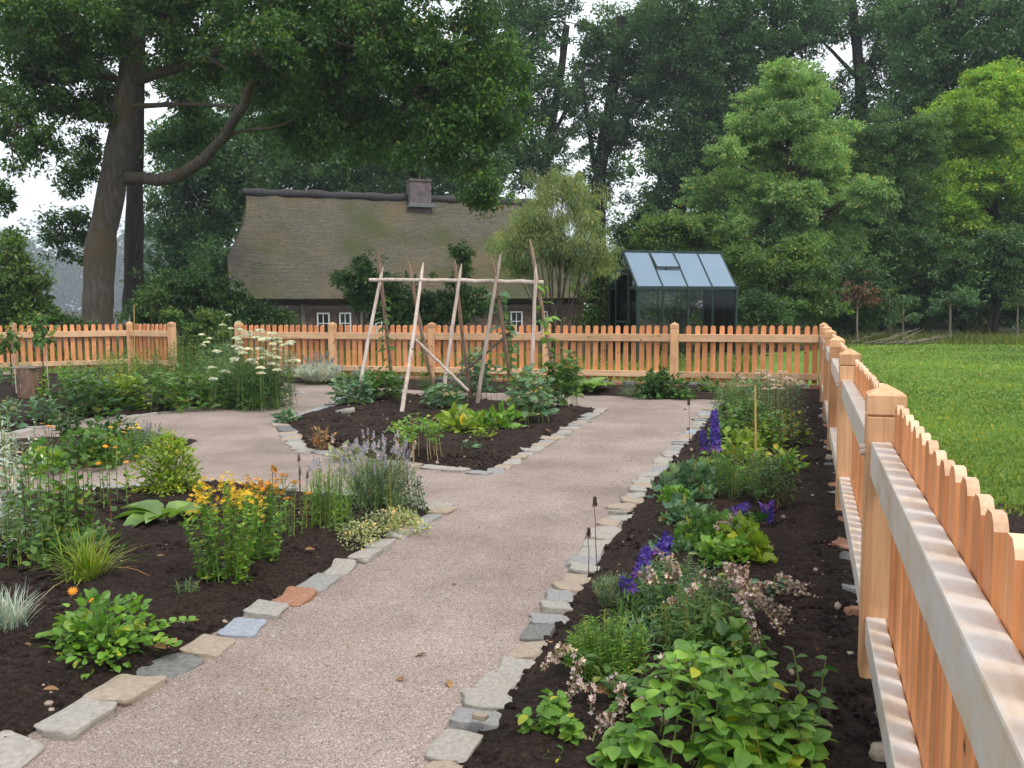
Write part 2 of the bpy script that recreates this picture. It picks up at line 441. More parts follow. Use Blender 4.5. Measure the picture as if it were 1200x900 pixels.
def tree(label, px, d, trunk_px, w_px, blobs, leaf, clump=.6, l=.16, fill=3.0, leafcov=1.5, seed=1, limbs=(), bark='bark_dark',
         name='tree', cat='tree', group=None, base_y=None, T_='rhomb', flat=.5, droop=.25, hollow=.5, tw_r=.02, leafarea=.3):
    rng = np.random.default_rng(seed)
    b = LP((px-600)/F*d, d); b.z = 0
    root = thing(name, label, cat, b, 0, group)
    k = mpp(d)
    pts = [Vector((0, 0, -.1))]+[P(x, y, d+(e[0] if e else 0))-b for x, y, *e in trunk_px]
    pp = wobble(pts, rng, .03*w_px*k, 2)
    r = np.interp(np.linspace(0, 1, len(pp)), [0, .03, .10, 1], [w_px*k*.74, w_px*k*.57, w_px*k*.5, w_px*k*.26])*(1+.035*rng.normal(size=len(pp)))
    mb = MB(); mb.tube(pp, r, 14)
    trunk = mb.build('trunk', M[bark], root, True)
    for lp, lw in limbs:
        q = wobble([P(x, y, d+(e[0] if e else 0))-b for x, y, *e in lp], rng, lw*k*.12, 1)
        mb = MB(); mb.tube(q, np.linspace(lw*k*.5, lw*k*.22, len(q))*(1+.08*rng.normal(size=len(q))), 10)
        mb.build('limb', M[bark], root, True)
    bl = [(c-b, rx, ry, rz) for c, rx, ry, rz in blobs_px(blobs, d)]
    cm = crown(rng, bl, clump, l, fill, leafcov, T_, flat, droop, leafarea, True, hollow, tuple(pp[-1]), tw_r)
    for c, rx, ry, rz in (bl if name == 'tree' else []):
        c = np.array(c); dd = np.linalg.norm(pp[:, :2]-c[:2], axis=1)
        j = int(np.argmin(np.abs(pp[:, 2]-(c[2]-.55*dd))+(pp[:, 2] < 1.5)*50)); q = pp[j]
        if np.linalg.norm(c-q) < .6: continue
        rr = min(r[j]*.5, .03+.012*np.linalg.norm(c-q))
        cm.tube(wobble([q, q*.6+c*.4+np.array((0, 0, .10*np.linalg.norm(c-q))), q*.25+c*.75, c], rng, .05, 2), np.linspace(rr, rr*.3, 13), 6, 1, False)
    cm.build('crown', [L[leaf], M[bark]], root)
    return root

def shrub(label, px, py, d, blobs, leaf, clump=.3, l=.09, fill=3.5, leafcov=1.6, seed=1, name='shrub', cat='shrub', group=None, T_='rhomb', nst=7, flat=.6, leafarea=.3, droop=.2, st_r=.02, bark='bark_twig', trunk=True):
    rng = np.random.default_rng(seed)
    b = LP((px-600)/F*d, d); b.z = 0
    root = thing(name, label, cat, b, 0, group)
    bl = [(c-b, rx, ry, rz) for c, rx, ry, rz in blobs_px(blobs, d)]
    cm = crown(rng, bl, clump, l, fill, leafcov, T_, flat, droop, leafarea, True, .5, None, st_r*.5)
    cm.build('foliage', [L[leaf], M[bark]], root)
    mb = MB()
    for k in range(nst):
        c = np.array(bl[k % len(bl)][0])+rng.normal(size=3)*.25*bl[k % len(bl)][1]
        s = rng.normal(size=3)*.15; s[2] = 0
        mid = (s+c)/2+rng.normal(size=3)*.12
        mb.tube(wobble([s, mid, c], rng, .02, 2), np.linspace(st_r*1.4, st_r*.5, 9), 5)
    mb.build('stem', M[bark], root, True)
    return root

# ------------------------------------------------------------------ herbs: every maker returns parts in local metres
def stalks(rng, H, W, n, leaf_T, ll, per, base=.12, pitch=.5, t0=.1, taper=.5, stem_r=.0035, lean=1.0, hint_up=.4, whorl=1):
    """n stems with leaves along them -> stem MB, foliage MB, list of (tip, dir)"""
    sm, fm = MB(), MB(); tips = []
    for k in range(n):
        a = rng.random()*2*pi; rr = math.sqrt((k+.5)/n)
        b = np.array((math.cos(a)*W*base*rr, math.sin(a)*W*base*rr, -.02))
        top = np.array((math.cos(a)*W*.5*rr*lean, math.sin(a)*W*.5*rr*lean, H*(1-.28*rr*rr)*(.8+.3*rng.random())))
        mid = b*.45+top*.55+np.array((0, 0, H*.1))-np.array((math.cos(a), math.sin(a), 0))*W*.07*rr
        t = np.linspace(0, 1, 9)[:, None]
        p = (1-t)**2*b+2*t*(1-t)*mid+t*t*top
        sm.tube(p, np.linspace(stem_r, stem_r*.5, 9), 5)
        N = per
        tt = t0+(1-t0)*(np.arange(N)+.5*rng.random(N))/N
        idx = np.clip(tt*8, 0, 7.999); i0 = idx.astype(int); fr = (idx-i0)[:, None]
        pos = p[i0]*(1-fr)+p[np.minimum(i0+1, 8)]*fr
        if whorl > 1:
            pos = np.repeat(pos, whorl, 0); tt = np.repeat(tt, whorl); N *= whorl
        az = np.arange(N)*(2.4 if whorl == 1 else 2*pi/whorl)+rng.random(N)*.7+(np.arange(N)//whorl*.8 if whorl > 1 else 0)
        el = pitch+rng.normal(size=N)*.25
        d = np.stack([np.cos(az)*np.cos(el), np.sin(az)*np.cos(el), np.sin(el)], -1)
        hint = np.array((0, 0, 1.))+rng.normal(size=(N, 3))*hint_up
        sc = ll*(1-taper*tt)*(.7+.6*rng.random(N))
        fm.scatter(T[leaf_T], frames(d, hint, sc), pos)
        tips.append((top, unit(p[-1]-p[-3])))
    return sm, fm, tips

def mound(rng, H, W, n, leaf_T, ll, fm=None, up=.5, fill=.5, jit=.5):
    fm = fm or MB()
    u = unit(rng.normal(size=(n, 3))); u[:, 2] = np.abs(u[:, 2])
    r = rng.random(n)**fill
    pos = u*r[:, None]*np.array((W*.5, W*.5, H))
    pos[:, :2] *= (1+.25*np.sin(3*np.arctan2(u[:, 1], u[:, 0])+rng.random()*6))[:, None]
    d = unit(u*np.array((1, 1, .6))+rng.normal(size=(n, 3))*jit+np.array((0, 0, up*.4)))
    hint = np.array((0, 0, 1.))+rng.normal(size=(n, 3))*.45
    fm.scatter(T[leaf_T], frames(d, hint, ll*(.6+.7*rng.random(n))), pos)
    return fm
def moundstems(rng, H, W, n, r=.003):
    sm = MB()
    for _ in range(n):
        a = rng.random()*2*pi; q = rng.random()**.5
        e = np.array((math.cos(a)*W*.42*q, math.sin(a)*W*.42*q, H*.85*(1-.4*q*q)))
        sm.tube([np.array((math.cos(a)*.02, math.sin(a)*.02, -.02)), e*.5+np.array((0, 0, H*.1)), e], [r, r*.8, r*.5], 4, 0, False)
    return sm
def blades(rng, n, ln, spread, w, curve=.9, base=.03, mb=None):
    mb = mb or MB()
    t = np.linspace(0, 1, 7)
    for _ in range(n):
        a = rng.random()*2*pi; k = spread*(.25+.9*rng.random()); Lh = ln*(.55+.55*rng.random())
        x = Lh*k*t**1.3; z = Lh*(t*math.sqrt(max(.1, 1-min(.9, k*k*.6)))-curve*k*.55*t**2.4)
        ca, sa = math.cos(a), math.sin(a)
        o = rng.normal(size=2)*base
        ww = w*(1-t**2.2)*.5+.0004
        c = np.stack([o[0]+ca*x, o[1]+sa*x, np.maximum(z, .004)], -1); s = np.array((-sa, ca, 0))
        V = np.concatenate([c-s*ww[:, None], c+s*ww[:, None]]); i = np.arange(6)
        mb.add(V, np.stack([i, i+7, i+8, i+1], -1))
    return mb
def spike(rng, p, d, ln, r, n, T_='floret', fs=.02, taper=.6):
    """a flower spike: florets spiralling round an axis"""
    mb = MB(); p = np.array(p, float); d = unit(np.array(d, float))
    a = unit(np.cross(d, (.3, .9, .1))); b = np.cross(d, a)
    t = (np.arange(n)+rng.random(n)*.6)/n
    az = np.arange(n)*2.4+rng.random(n)*.5
    out = a*np.cos(az)[:, None]+b*np.sin(az)[:, None]
    pos = p+d*(ln*t)[:, None]+out*(r*(1-taper*t))[:, None]*.7
    nrm = unit(out+d*.25)
    side = unit(np.cross(nrm, d+rng.normal(size=(n, 3))*.2)); Rm = np.stack([side, np.cross(nrm, side), nrm], -1)*(fs*(1-taper*.7*t)*(.8+.4*rng.random(n)))[:, None, None]
    mb.scatter(T[T_], Rm, pos); return mb
def bloom(rng, p, d, size, T_='daisy', layers=2):
    mb = MB(); d = unit(np.array(d, float)+rng.normal(size=3)*.2)
    for k in range(layers):
        s = unit(np.cross(d, rng.normal(size=3))); Rm = np.stack([s, np.cross(d, s), d], -1)[None]*size*(1-.3*k)
        mb.scatter(T[T_], Rm, (np.array(p)+d*.15*size*k)[None])
    return mb
def umbel(rng, p, size, n, fs, T_='floret'):
    mb = MB(); q = unit(rng.normal(size=(n, 3)))*(rng.random(n)**.5)[:, None]*size; q[:, 2] = size*.25-np.hypot(q[:, 0], q[:, 1])**2/size*.3+rng.normal(size=n)*size*.05
    d = np.array((0, 0, 1.))+rng.normal(size=(n, 3))*.35
    d = unit(d); s = unit(np.cross(d, rng.normal(size=(n, 3)))); Rm = np.stack([s, np.cross(d, s), d], -1)*fs
    mb.scatter(T[T_], Rm, q+np.array(p)); return mb
SEED = [100]
def plant(name, label, cat, px, py, group=None, z=.02):
    SEED[0] += 1
    b = G(px, py); b.z = z
    root = thing(name, label, cat, b, 0, group)
    return root, np.random.default_rng(SEED[0]), mpp(depth_of(b))

def herb(label, px, py, h, w, leaf, tpl='ovate', ll=.05, n=9, per=12, stem='stem', name='herb', cat='plant', group=None, **kw):
    root, rng, k = plant(name, label, cat, px, py, group)
    big = n > 5
    sm, fm, tips = stalks(rng, h*k, w*k*1.08, int(n*1.7) if big else n, tpl, ll, int(per*1.35) if big else per, **kw)
    sm.build('stem', L[stem], root); fm.build('foliage', L[leaf], root)
    return root, rng, k, tips
def cushion(label, px, py, h, w, leaf, tpl='ovate', ll=.04, n=260, name='herb', cat='plant', group=None, stems=8, **kw):
    root, rng, k = plant(name, label, cat, px, py, group)
    mound(rng, h*k, w*k*1.05, int(n*1.5), tpl, ll, **kw).build('foliage', L[leaf], root)
    if stems: moundstems(rng, h*k, w*k, stems).build('stem', L['stem'], root)
    return root, rng, k
def lavender(label, px, py, h, w, leaf='lav', flower='lavgrey', n=90, nf=60, name='lavender', group=None, fl=.05, dense=1.0):
    """a fan of thin grey green shoots, flower spikes above"""
    root, rng, k = plant(name, label, 'lavender' if name == 'lavender' else 'plant', px, py, group)
    H, W = h*k, w*k
    sm, fm, tips = stalks(rng, H*.72, W, n, 'needle', max(.03, min(.055, H*.16), .008*depth_of(root.location)), int(26*dense), base=.25, pitch=.85, t0=.15, taper=.3, stem_r=.0018)
    sm.build('stem', L['stem'], root); fm.build('foliage', L[leaf], root)
    mb = MB(); st = MB()
    for (p, d) in (tips+tips)[:nf]:
        q = np.array(p)+rng.normal(size=3)*W*.05; dd = unit(np.array(d)+np.array((0, 0, .9))+rng.normal(size=3)*.2)
        e = q+dd*H*.3*(.6+.6*rng.random())
        st.tube([q, e], [.0013, .001], 3, 0, False)
        s = spike(rng, e-dd*fl*.6, dd, fl*(.7+.6*rng.random()), .007*max(1, fl/.05), 12, 'floret', .009*max(1, fl/.05))
        for v, f in zip(s.v, s.f): mb.add(v, f[0])
    if nf:
        tag(mb.build('flower', L[flower], root), kind='stuff'); tag(st.build('flower_stalk', L['stem'], root), kind='stuff')
    return root

# ================================================================== SETTING
def sheet(name, x0, y0, x1, y1, z, m):
    mb = MB(); mb.add([(x0, y0, z), (x1, y0, z), (x1, y1, z), (x0, y1, z)], [(0, 1, 2, 3)])
    return tag(mb.build(name, M[m]), kind='structure')
sheet('ground', -900, -300, 900, 1200, -.03, 'litter')
def poly_sheet(name, poly, z, m):
    mb = MB(); mb.add([(x, y, z) for x, y in poly], [tuple(range(len(poly)))])
    return tag(mb.build(name, M[m]), kind='structure')
poly_sheet('lawn', [(.4, -2), (30, -2), (44, 16), (40, 27), (14.5, 37.5), (3, 34.5), (-3, 24), (-9, 26), (-24, 26), (-24, 15.6), (.4, 15.1)], -.018, 'lawn')
sheet('gravel_path', -17, .2, .25, 15.2, 0.0, 'gravel')

def inside(poly, x, y):
    r = np.zeros(x.shape, bool); n = len(poly)
    for i in range(n):
        (x0, y0), (x1, y1) = poly[i], poly[(i+1) % n]
        c = ((y0 > y) != (y1 > y))
        with np.errstate(divide='ignore', invalid='ignore'):
            r ^= c & (x < (x1-x0)*(y-y0)/(y1-y0)+x0)
    return r
def edge_dist(poly, x, y):
    d = np.full(x.shape, 1e9)
    for i in range(len(poly)):
        a = np.array(poly[i]); b = np.array(poly[(i+1) % len(poly)]); ab = b-a
        t = np.clip(((x-a[0])*ab[0]+(y-a[1])*ab[1])/(ab@ab), 0, 1)
        d = np.minimum(d, np.hypot(x-a[0]-t*ab[0], y-a[1]-t*ab[1]))
    return d
def soil_bed(poly, cell, rise=.05):
    xs = [p[0] for p in poly]; ys = [p[1] for p in poly]
    gx = np.arange(min(xs), max(xs)+cell, cell); gy = np.arange(min(ys), max(ys)+cell, cell)
    X, Y = np.meshgrid(gx, gy); ed = edge_dist(poly, X, Y)
    Z = np.zeros_like(X)
    for i in range(X.shape[0]):
        for j in range(X.shape[1]):
            x, y = X[i, j], Y[i, j]
            Z[i, j] = mnoise.noise((x*2.1, y*2.1, 0))*.03+mnoise.noise((x*7, y*7, 3))*.016+(mnoise.noise((x*19, y*19, 5))*.011+mnoise.noise((x*37, y*37, 9))*.006 if cell < .04 else 0)
    Z = .006+(Z+.012+rise)*np.clip(ed/.22, 0, 1)
    X = X+RNG.normal(size=X.shape)*cell*.18; Y = Y+RNG.normal(size=X.shape)*cell*.18
    ny, nx = X.shape; i, j = np.meshgrid(np.arange(ny-1), np.arange(nx-1), indexing='ij')
    q = np.stack([i*nx+j, i*nx+j+1, (i+1)*nx+j+1, (i+1)*nx+j], -1).reshape(-1, 4)
    V = np.stack([X, Y, Z], -1).reshape(-1, 3); c = V[q].mean(1)
    q = q[inside(poly, c[:, 0], c[:, 1])]
    used = np.unique(q); remap = np.zeros(len(V), int); remap[used] = np.arange(len(used))
    mb = MB(); mb.add(V[used], remap[q])
    return tag(mb.build('soil_bed', M['soil'], None, True), kind='structure')
BED_R = [(-.98, .9), (-.98, 3.0), (-1.07, 5), (-1.12, 7), (-1.11, 13.4), (.85, 13.4), (.85, .9)]
BED_L = [(-2.38, .9), (-2.41, 5.5), (-2.9, 5.72), (-3.7, 5.75), (-4.3, 5.95), (-4.9, 5.5), (-5.5, 5.1), (-7.2, 4.2), (-7.2, .9)]
BED_C = [(-2.55, 6.98), (-2.55, 8.9), (-2.66, 11.75), (-3.3, 11.8), (-4.6, 12.3), (-6.1, 12.75), (-6.75, 12.75), (-6.25, 10.9), (-6.1, 9.45), (-5.5, 8.73), (-4.65, 7.62), (-3.24, 7.12)]
BED_F = [(-8.55, 6.0), (-8.6, 8.9), (-8.15, 9.8), (-8.05, 11.6), (-7.95, 12.75), (-8.75, 13.25), (-10.2, 13.8), (-11.4, 14.6), (-12.5, 15.3), (-14, 15.7), (-16.5, 13.3), (-16.5, 6.0)]
BED_M = [(-5.75, 7.05), (-6.14, 6.75), (-6.25, 6.15), (-6.8, 5.95), (-9, 5.0), (-9.2, 5.9), (-7.7, 7.3), (-6.9, 8.0), (-6.1, 7.8)]
BED_B = [(-1.11, 13.35), (-1.75, 13.45), (-3.4, 13.65), (-5.7, 13.5), (-8.1, 14.2), (-10.2, 14.4), (-10.7, 15.15), (.85, 15.15), (.85, 13.35)]
soil_bed(BED_R, .022); soil_bed(BED_L, .024); soil_bed(BED_C, .04); soil_bed(BED_F, .09); soil_bed(BED_M, .05); soil_bed(BED_B, .06)

# soil crumbs, stone chips and bits of straw lying in the beds
phi = (1+5**.5)/2
ICO = (np.array([(-1,phi,0),(1,phi,0),(-1,-phi,0),(1,-phi,0),(0,-1,phi),(0,1,phi),(0,-1,-phi),(0,1,-phi),(phi,0,-1),(phi,0,1),(-phi,0,-1),(-phi,0,1)], float)/1.9,
       np.array([(0,11,5),(0,5,1),(0,1,7),(0,7,10),(0,10,11),(1,5,9),(5,11,4),(11,10,2),(10,7,6),(7,1,8),(3,9,4),(3,4,2),(3,2,6),(3,6,8),(3,8,9),(4,9,5),(2,4,11),(6,2,10),(8,6,7),(9,8,1)]))
def rand_rot(rng, n):
    d = unit(rng.normal(size=(n, 3))); return frames(d, unit(rng.normal(size=(n, 3))), np.ones(n))
def sprinkle(name, polys, n, smin, smax, m, T_, z=.05, flat=None, pw=2.5):
    rng = np.random.default_rng(len(name)); mb = MB()
    for poly, k in polys:
        xs = [p[0] for p in poly]; ys = [p[1] for p in poly]; N = int(n*k*3)
        y0, y1 = max(1.2, min(ys)), max(ys); u = rng.random(N)
        y = y0+(y1-y0)*u**1.6; x = min(xs)+(max(xs)-min(xs))*rng.random(N)
        ok = inside(poly, x, y); x, y = x[ok][:int(n*k)], y[ok][:int(n*k)]
        N = len(x); sc = smin+(smax-smin)*rng.random(N)**pw
        zz = z*np.clip(edge_dist(poly, x, y)/.22, 0.1, 1)+sc*.15
        sc3 = sc[:, None]*(.6+.6*rng.random((N, 3)))
        if flat is None: Rm = rand_rot(rng, N)*sc3[:, None, :]
        else:
            a = rng.random(N)*2*pi; Rm = frames(np.stack([np.cos(a), np.sin(a), rng.normal(size=N)*.12], -1), np.array((0, 0, 1.))+rng.normal(size=(N, 3))*.25, sc3)
        mb.scatter(T_, Rm, np.stack([x, y, zz], -1))
    return tag(mb.build(name, m), kind='stuff')
BEDS = [(BED_R, 1.0), (BED_L, 1.2), (BED_C, .6)]
sprinkle('mulch', BEDS, 12000, .004, .028, M['soil'], ICO, .058)
sprinkle('stone_litter', BEDS, 330, .005, .022, M['st_warm'], ICO, .062)
sprinkle('leaf_litter', BEDS, 240, .012, .045, L['dry'], T['ovate'], .066, True, 1.5)
sprinkle('path_grit', [([(-2.2, .9), (-1.05, .9), (-1.2, 12), (-2.4, 12)], 1)], 2600, .002, .010, M['st_pale'], ICO, .0, None, 3)

sprinkle('path_litter', [([(-2.2, .9), (-1.1, .9), (-1.25, 12), (-2.4, 12)], 1), ([(-8, 8), (-5.6, 6.9), (-4.6, 7.4), (-6.2, 9.5), (-7.8, 12)], .5)], 80, .006, .026, L['dry'], T['ovate'], .004, True, 2)
# lawn grass: blades thinning with distance
def lawn_grass():
    rng = np.random.default_rng(3); mb = MB()
    N = 210000
    y = 4.0*np.exp(rng.random(N)*math.log(36/4.0)); x = .55+(1.28*y+2)*rng.random(N)
    ok = ~((x < 2.05) & (y < 6.6)) & ((x-3)*(37.5-34.5)/(14.5-3)+34.3 > y)
    x, y = x[ok], y[ok]; N = len(x)
    h = (.004+.014*rng.random(N))*(1+.03*y); a = rng.random(N)*2*pi; w = (.004+.0011*y)*(.7+.6*rng.random(N))
    ln = rng.normal(size=(N, 2))*.6*h[:, None]
    V = np.stack([np.stack([x-np.cos(a)*w, y-np.sin(a)*w, np.full(N, -.02)], -1), np.stack([x+np.cos(a)*w, y+np.sin(a)*w, np.full(N, -.02)], -1), np.stack([x+ln[:, 0], y+ln[:, 1], h], -1)], 1)
    mb.add(V.reshape(-1, 3), np.arange(3*N).reshape(-1, 3))
    tag(mb.build('grass', L['turf']), kind='stuff')
    # taller rough grass along the wood edge and behind the back fence
    mb = MB(); N = 45000
    t = rng.random(N); y = 30+9*t+rng.random(N)*6; x = -4+rng.random(N)*34
    k = 9000; x[:k] = -24+23*rng.random(k); y[:k] = 15.6+8*rng.random(k)
    ok = np.arange(N) < k
    ok |= y > 33.2+np.sin(x*.5)*.8+(x-3)*.2
    x, y = x[ok], y[ok]; N = len(x)
    h = .10+.28*rng.random(N)**2; a = rng.random(N)*2*pi; w = .012+.02*rng.random(N); ln = rng.normal(size=(N, 2))*.5*h[:, None]
    V = np.stack([np.stack([x-np.cos(a)*w, y-np.sin(a)*w, np.full(N, -.03)], -1), np.stack([x+np.cos(a)*w, y+np.sin(a)*w, np.full(N, -.03)], -1), np.stack([x+ln[:, 0], y+ln[:, 1], h], -1)], 1)
    mb.add(V.reshape(-1, 3), np.arange(3*N).reshape(-1, 3))
    tag(mb.build('rough_grass', L['roughgrass']), kind='stuff')
lawn_grass()
poly_sheet('soil_patch', [(.6, 2), (2.2, 3), (2.0, 6.3), (1.5, 6.95), (.9, 7.1), (.55, 7.0)], -.012, 'soil')
poly_sheet('track', [(7.5, 39), (26, 33.5), (27, 34.6), (8, 40.4)], -.010, 'gravel')

# ================================================================== KERB STONES
def stone_mesh(seed):
    rng = np.random.default_rng(seed); nu, nv = 24, 12
    mb = MB(); V = []
    off = rng.random(3)*50; e = .26+.16*rng.random()
    sp = lambda c: np.sign(c)*np.abs(c)**e
    for i in range(nv+1):
        v = -pi/2+pi*i/nv
        for j in range(nu):
            u = 2*pi*j/nu
            p = np.array((sp(math.cos(v))*sp(math.cos(u)), sp(math.cos(v))*sp(math.sin(u)), sp(math.sin(v))*.9))*.5
            p *= 1+.22*mnoise.noise(Vector(p*2.4+off))+.10*mnoise.noise(Vector(p*7+off))
            p[0] += p[1]*(.25*math.sin(seed*1.7)); V.append(p)
    Fq = [(i*nu+j, i*nu+(j+1) % nu, (i+1)*nu+(j+1) % nu, (i+1)*nu+j) for i in range(nv) for j in range(nu)]
    mb.add(V, Fq); o = mb.build('edging_stone', M['st_pale'], None, True, link=False); return o.data
SHAPES = [stone_mesh(s) for s in range(9)]
VARS = {}
def stone_var(shape, m):
    if (shape, m) not in VARS:
        me = SHAPES[shape].copy(); me.materials.clear(); me.materials.append(M[m]); VARS[(shape, m)] = me
    return VARS[(shape, m)]
WORDS = {'st_pale': 'pale cream', 'st_warm': 'buff sandy', 'st_grey': 'grey', 'st_slate': 'bluish grey', 'st_brick': 'brick red', 'st_dark': 'dark grey'}
def put_stone(x, y, rz, L_, W_, H_, m, label, group, z=0.0, tilt=.06, name='edging_stone'):
    o = bpy.data.objects.new(name, stone_var(random.randrange(9), m)); COL.objects.link(o)
    o.location = (x, y, z); o.rotation_euler = (random.gauss(0, tilt), random.gauss(0, tilt), rz); o.scale = (W_, L_, H_)
    return tag(o, label, 'stone', group)
def kerb(line, step, where, group, cross=(.13, .19), mats=None, special=None, hgt=.055):
    """stones laid one after another along a line"""
    pts = [Vector(p) for p in line]; i = 0; a = 0.0; n = 0
    pos = pts[0].copy(); seg = 0; rem = 0.0
    dists = [0.0]
    for p, q in zip(pts, pts[1:]): dists.append(dists[-1]+(q-p).length)
    s = step*.5
    while s < dists[-1]:
        k = max(j for j in range(len(dists)) if dists[j] <= s); k = min(k, len(pts)-2)
        d = (pts[k+1]-pts[k]).normalized(); p = pts[k]+d*(s-dists[k])
        ln = step*random.uniform(.82, 1.2); m = random.choices(*zip(*(mats or [('st_pale', 5), ('st_warm', 3), ('st_grey', 3), ('st_slate', .35), ('st_dark', .4)])))[0]
        w = random.uniform(*cross)
        lab = f'{WORDS[m]} cobble set {where}'; g = group
        if special and n in special: m, lab, w2 = special[n]; g = group; w = w2 or w
        put_stone(p.x+random.gauss(0, .012), p.y+random.gauss(0, .01), math.atan2(d.y, d.x)-pi/2+random.gauss(0, .14), ln*.97, w, hgt*random.uniform(.8, 1.15), m, lab, g, random.uniform(-.013, .003))
        s += ln; n += 1
random.seed(11)
kerb([(-1.03, .9), (-1.03, 3.0), (-1.13, 5), (-1.18, 7), (-1.17, 13.2)], .175, 'in the long row along the right bed of the gravel path', 'cobbles edging the right flower bed', (.13, .18), hgt=.05)
kerb([(-2.32, 1.9), (-2.34, 5.55)], .225, 'in the near left row between mulch and gravel path', 'cobbles edging the near left bed', (.13, .175),
     special={0: ('st_pale', 'pale flat cobble nearest the bottom left corner of the path', .2), 1: ('st_pale', 'cream cobble, second from the front in the near left row', .19), 2: ('st_warm', 'cream cobble with a reddish end beside the dark grey one', .2),
              3: ('st_dark', 'dark grey mossy cobble, the only dark one in the near left row', .17), 4: ('st_warm', 'broken buff cobble between the dark grey and the blue grey slab', .18), 5: ('st_slate', 'blue grey slab in the near left row of cobbles', .17),
              6: ('st_pale', 'rounded pale cobble between the blue grey slab and the red one', .18), 7: ('st_brick', 'brick red cobble in the near left row, beside the gravel', .18)})
kerb([(-2.34, 5.6), (-2.9, 5.8), (-3.7, 5.83), (-4.3, 6.03), (-4.95, 5.57), (-5.5, 5.2), (-7.0, 4.35)], .21, 'at the far edge of the near left bed', 'cobbles at the far edge of the near left bed', (.13, .18))
kerb([(-2.49, 6.95), (-2.5, 8.9), (-2.6, 11.8)], .2, 'down the right side of the bean bed', 'cobbles along the bean bed', (.14, .2))
kerb([(-2.5, 6.92), (-3.24, 7.06), (-4.65, 7.54)], .22, 'at the front of the bean bed', 'cobbles at the front of the bean bed', (.13, .17))
kerb([(-4.7, 7.55), (-5.55, 8.68), (-6.15, 9.4), (-6.33, 10.9), (-6.85, 12.7)], .22, 'along the rounded left side of the bean bed', 'cobbles left of the bean bed', (.16, .24))
kerb([(-2.7, 11.83), (-3.3, 11.88), (-4.6, 12.38), (-6.1, 12.85), (-6.8, 12.85)], .22, 'behind the bean poles at the back of their bed', 'cobbles behind the bean poles', (.12, .15))
kerb([(-8.5, 6.2), (-8.53, 8.9), (-8.08, 9.8), (-7.98, 11.6), (-7.87, 12.75), (-8.75, 13.33), (-10.2, 13.9)], .24, 'along the lush far left bed', 'cobbles along the far left bed', (.12, .16))
kerb([(-6.05, 7.0), (-6.2, 6.1), (-6.8, 5.88), (-8.8, 5.0)], .24, 'in front of the middle left bed of marigolds', 'cobbles in front of the middle left bed', (.12, .17))
def bricks():
    for i in range(40):
        x = -8.0+i*.215
        put_stone(x, 14.93, pi/2+random.gauss(0, .03), .2, .1, .16, random.choice(['st_brick', 'st_brick', 'st_dark']), 'weathered brick in the row under the back picket fence', 'bricks under the back fence', .05, .02, 'brick')
    for i in range(26):
        y = 1.9+i*.42+random.uniform(-.1, .1)
        put_stone(.26+random.gauss(0, .02), y, random.random()*3, random.uniform(.08, .15), random.uniform(.07, .12), random.uniform(.06, .11), random.choice(['st_grey', 'st_warm', 'st_brick', 'st_dark']), 'rounded field stone packed under the right hand picket fence', 'field stones under the right fence', .05, .2, 'field_stone')
bricks()
for px, py, sz, m, lab in [(405, 489, .24, 'st_pale', 'flat pinkish white stone lying alone on the bean bed soil'), (512, 503, .06, 'st_pale', 'small pale pebble on the bean bed soil'), (497, 862, .05, 'st_warm', 'tan pebble in the mulch beside the right kerb')]:
    g = G(px if px != 497 else 563, py); put_stone(g.x, g.y, 1.3, sz, sz*.6, sz*.4, m, lab, None, .065, .1, 'stone')

# ================================================================== FENCES
def picket_mesh():
    w, t, z0, z1, r = .040, .022, .14, 1.065, .034
    pr = [(-w, z0), (w, z0), (w, z1-r)]+[(w*math.cos(a)**.8 if math.cos(a) > 0 else 0, z1-r+r*math.sin(a)) for a in (.5, .95, 1.3)]
    pr = pr[:2]+[(w, z1-.026), (w*.8, z1-.012), (w*.42, z1)]; r = .026
    pr += [(-x, z) for x, z in pr[:2:-1]]+[(-w, z1-r)]
    n = len(pr); mb = MB()
    mb.add([(x, -.002, z) for x, z in pr]+[(x, -.002-t, z) for x, z in pr], [tuple(range(n))[::-1], tuple(range(n, 2*n))])
    V = [(x, -.002, z) for x, z in pr]+[(x, -.002-t, z) for x, z in pr]
    side = [(i, (i+1) % n, n+(i+1) % n, n+i) for i in range(n)]
    mb.add(V, [q for i, q in enumerate(side) if pr[i][1] < z1-r-.001 or pr[(i+1) % n][1] < z1-r-.001], 0)
    mb.add(V, [q for i, q in enumerate(side) if not (pr[i][1] < z1-r-.001 or pr[(i+1) % n][1] < z1-r-.001)], 1)
    o = mb.build('picket', [M['picket'], M['endgrain']], link=False); bevel(o, .002, 1); return o
PICKET = picket_mesh()
def post_at(root, x, bolts=False, s=.0625):
    mb = MB(); mb.box((x-s, -.045, -.1), (x+s, .08, 1.012)); p = bevel(mb.build('post', M['post'], root), .005)
    mb = MB(); yc = .0175; a = s+.001
    b = [(x-a, -.046, 1.018), (x+a, -.046, 1.018), (x+a, .081, 1.018), (x-a, .081, 1.018)]
    u = [(px, py, 1.086) for px, py, _ in b]
    mb.add(b+u+[(x, yc, 1.123)], [(0, 3, 2, 1), (0, 1, 5, 4), (1, 2, 6, 5), (2, 3, 7, 6), (3, 0, 4, 7), (4, 5, 8), (5, 6, 8), (6, 7, 8), (7, 4, 8)])
    mb.box((x-s+.007, -.038, 1.0125), (x+s-.007, .073, 1.0175))
    bevel(mb.build('cap', M['post'], p), .003)
    if bolts:
        for dx, z in ((.03, .895), (-.0, .882)):
            mb = MB(); mb.tube([(x-s+.03+dx, .079, z), (x-s+.03+dx, .092, z), (x-s+.03+dx, .098, z)], [.012, .012, .006], 8)
            mb.build('bolt', M['peeled'], p, True)
    return p
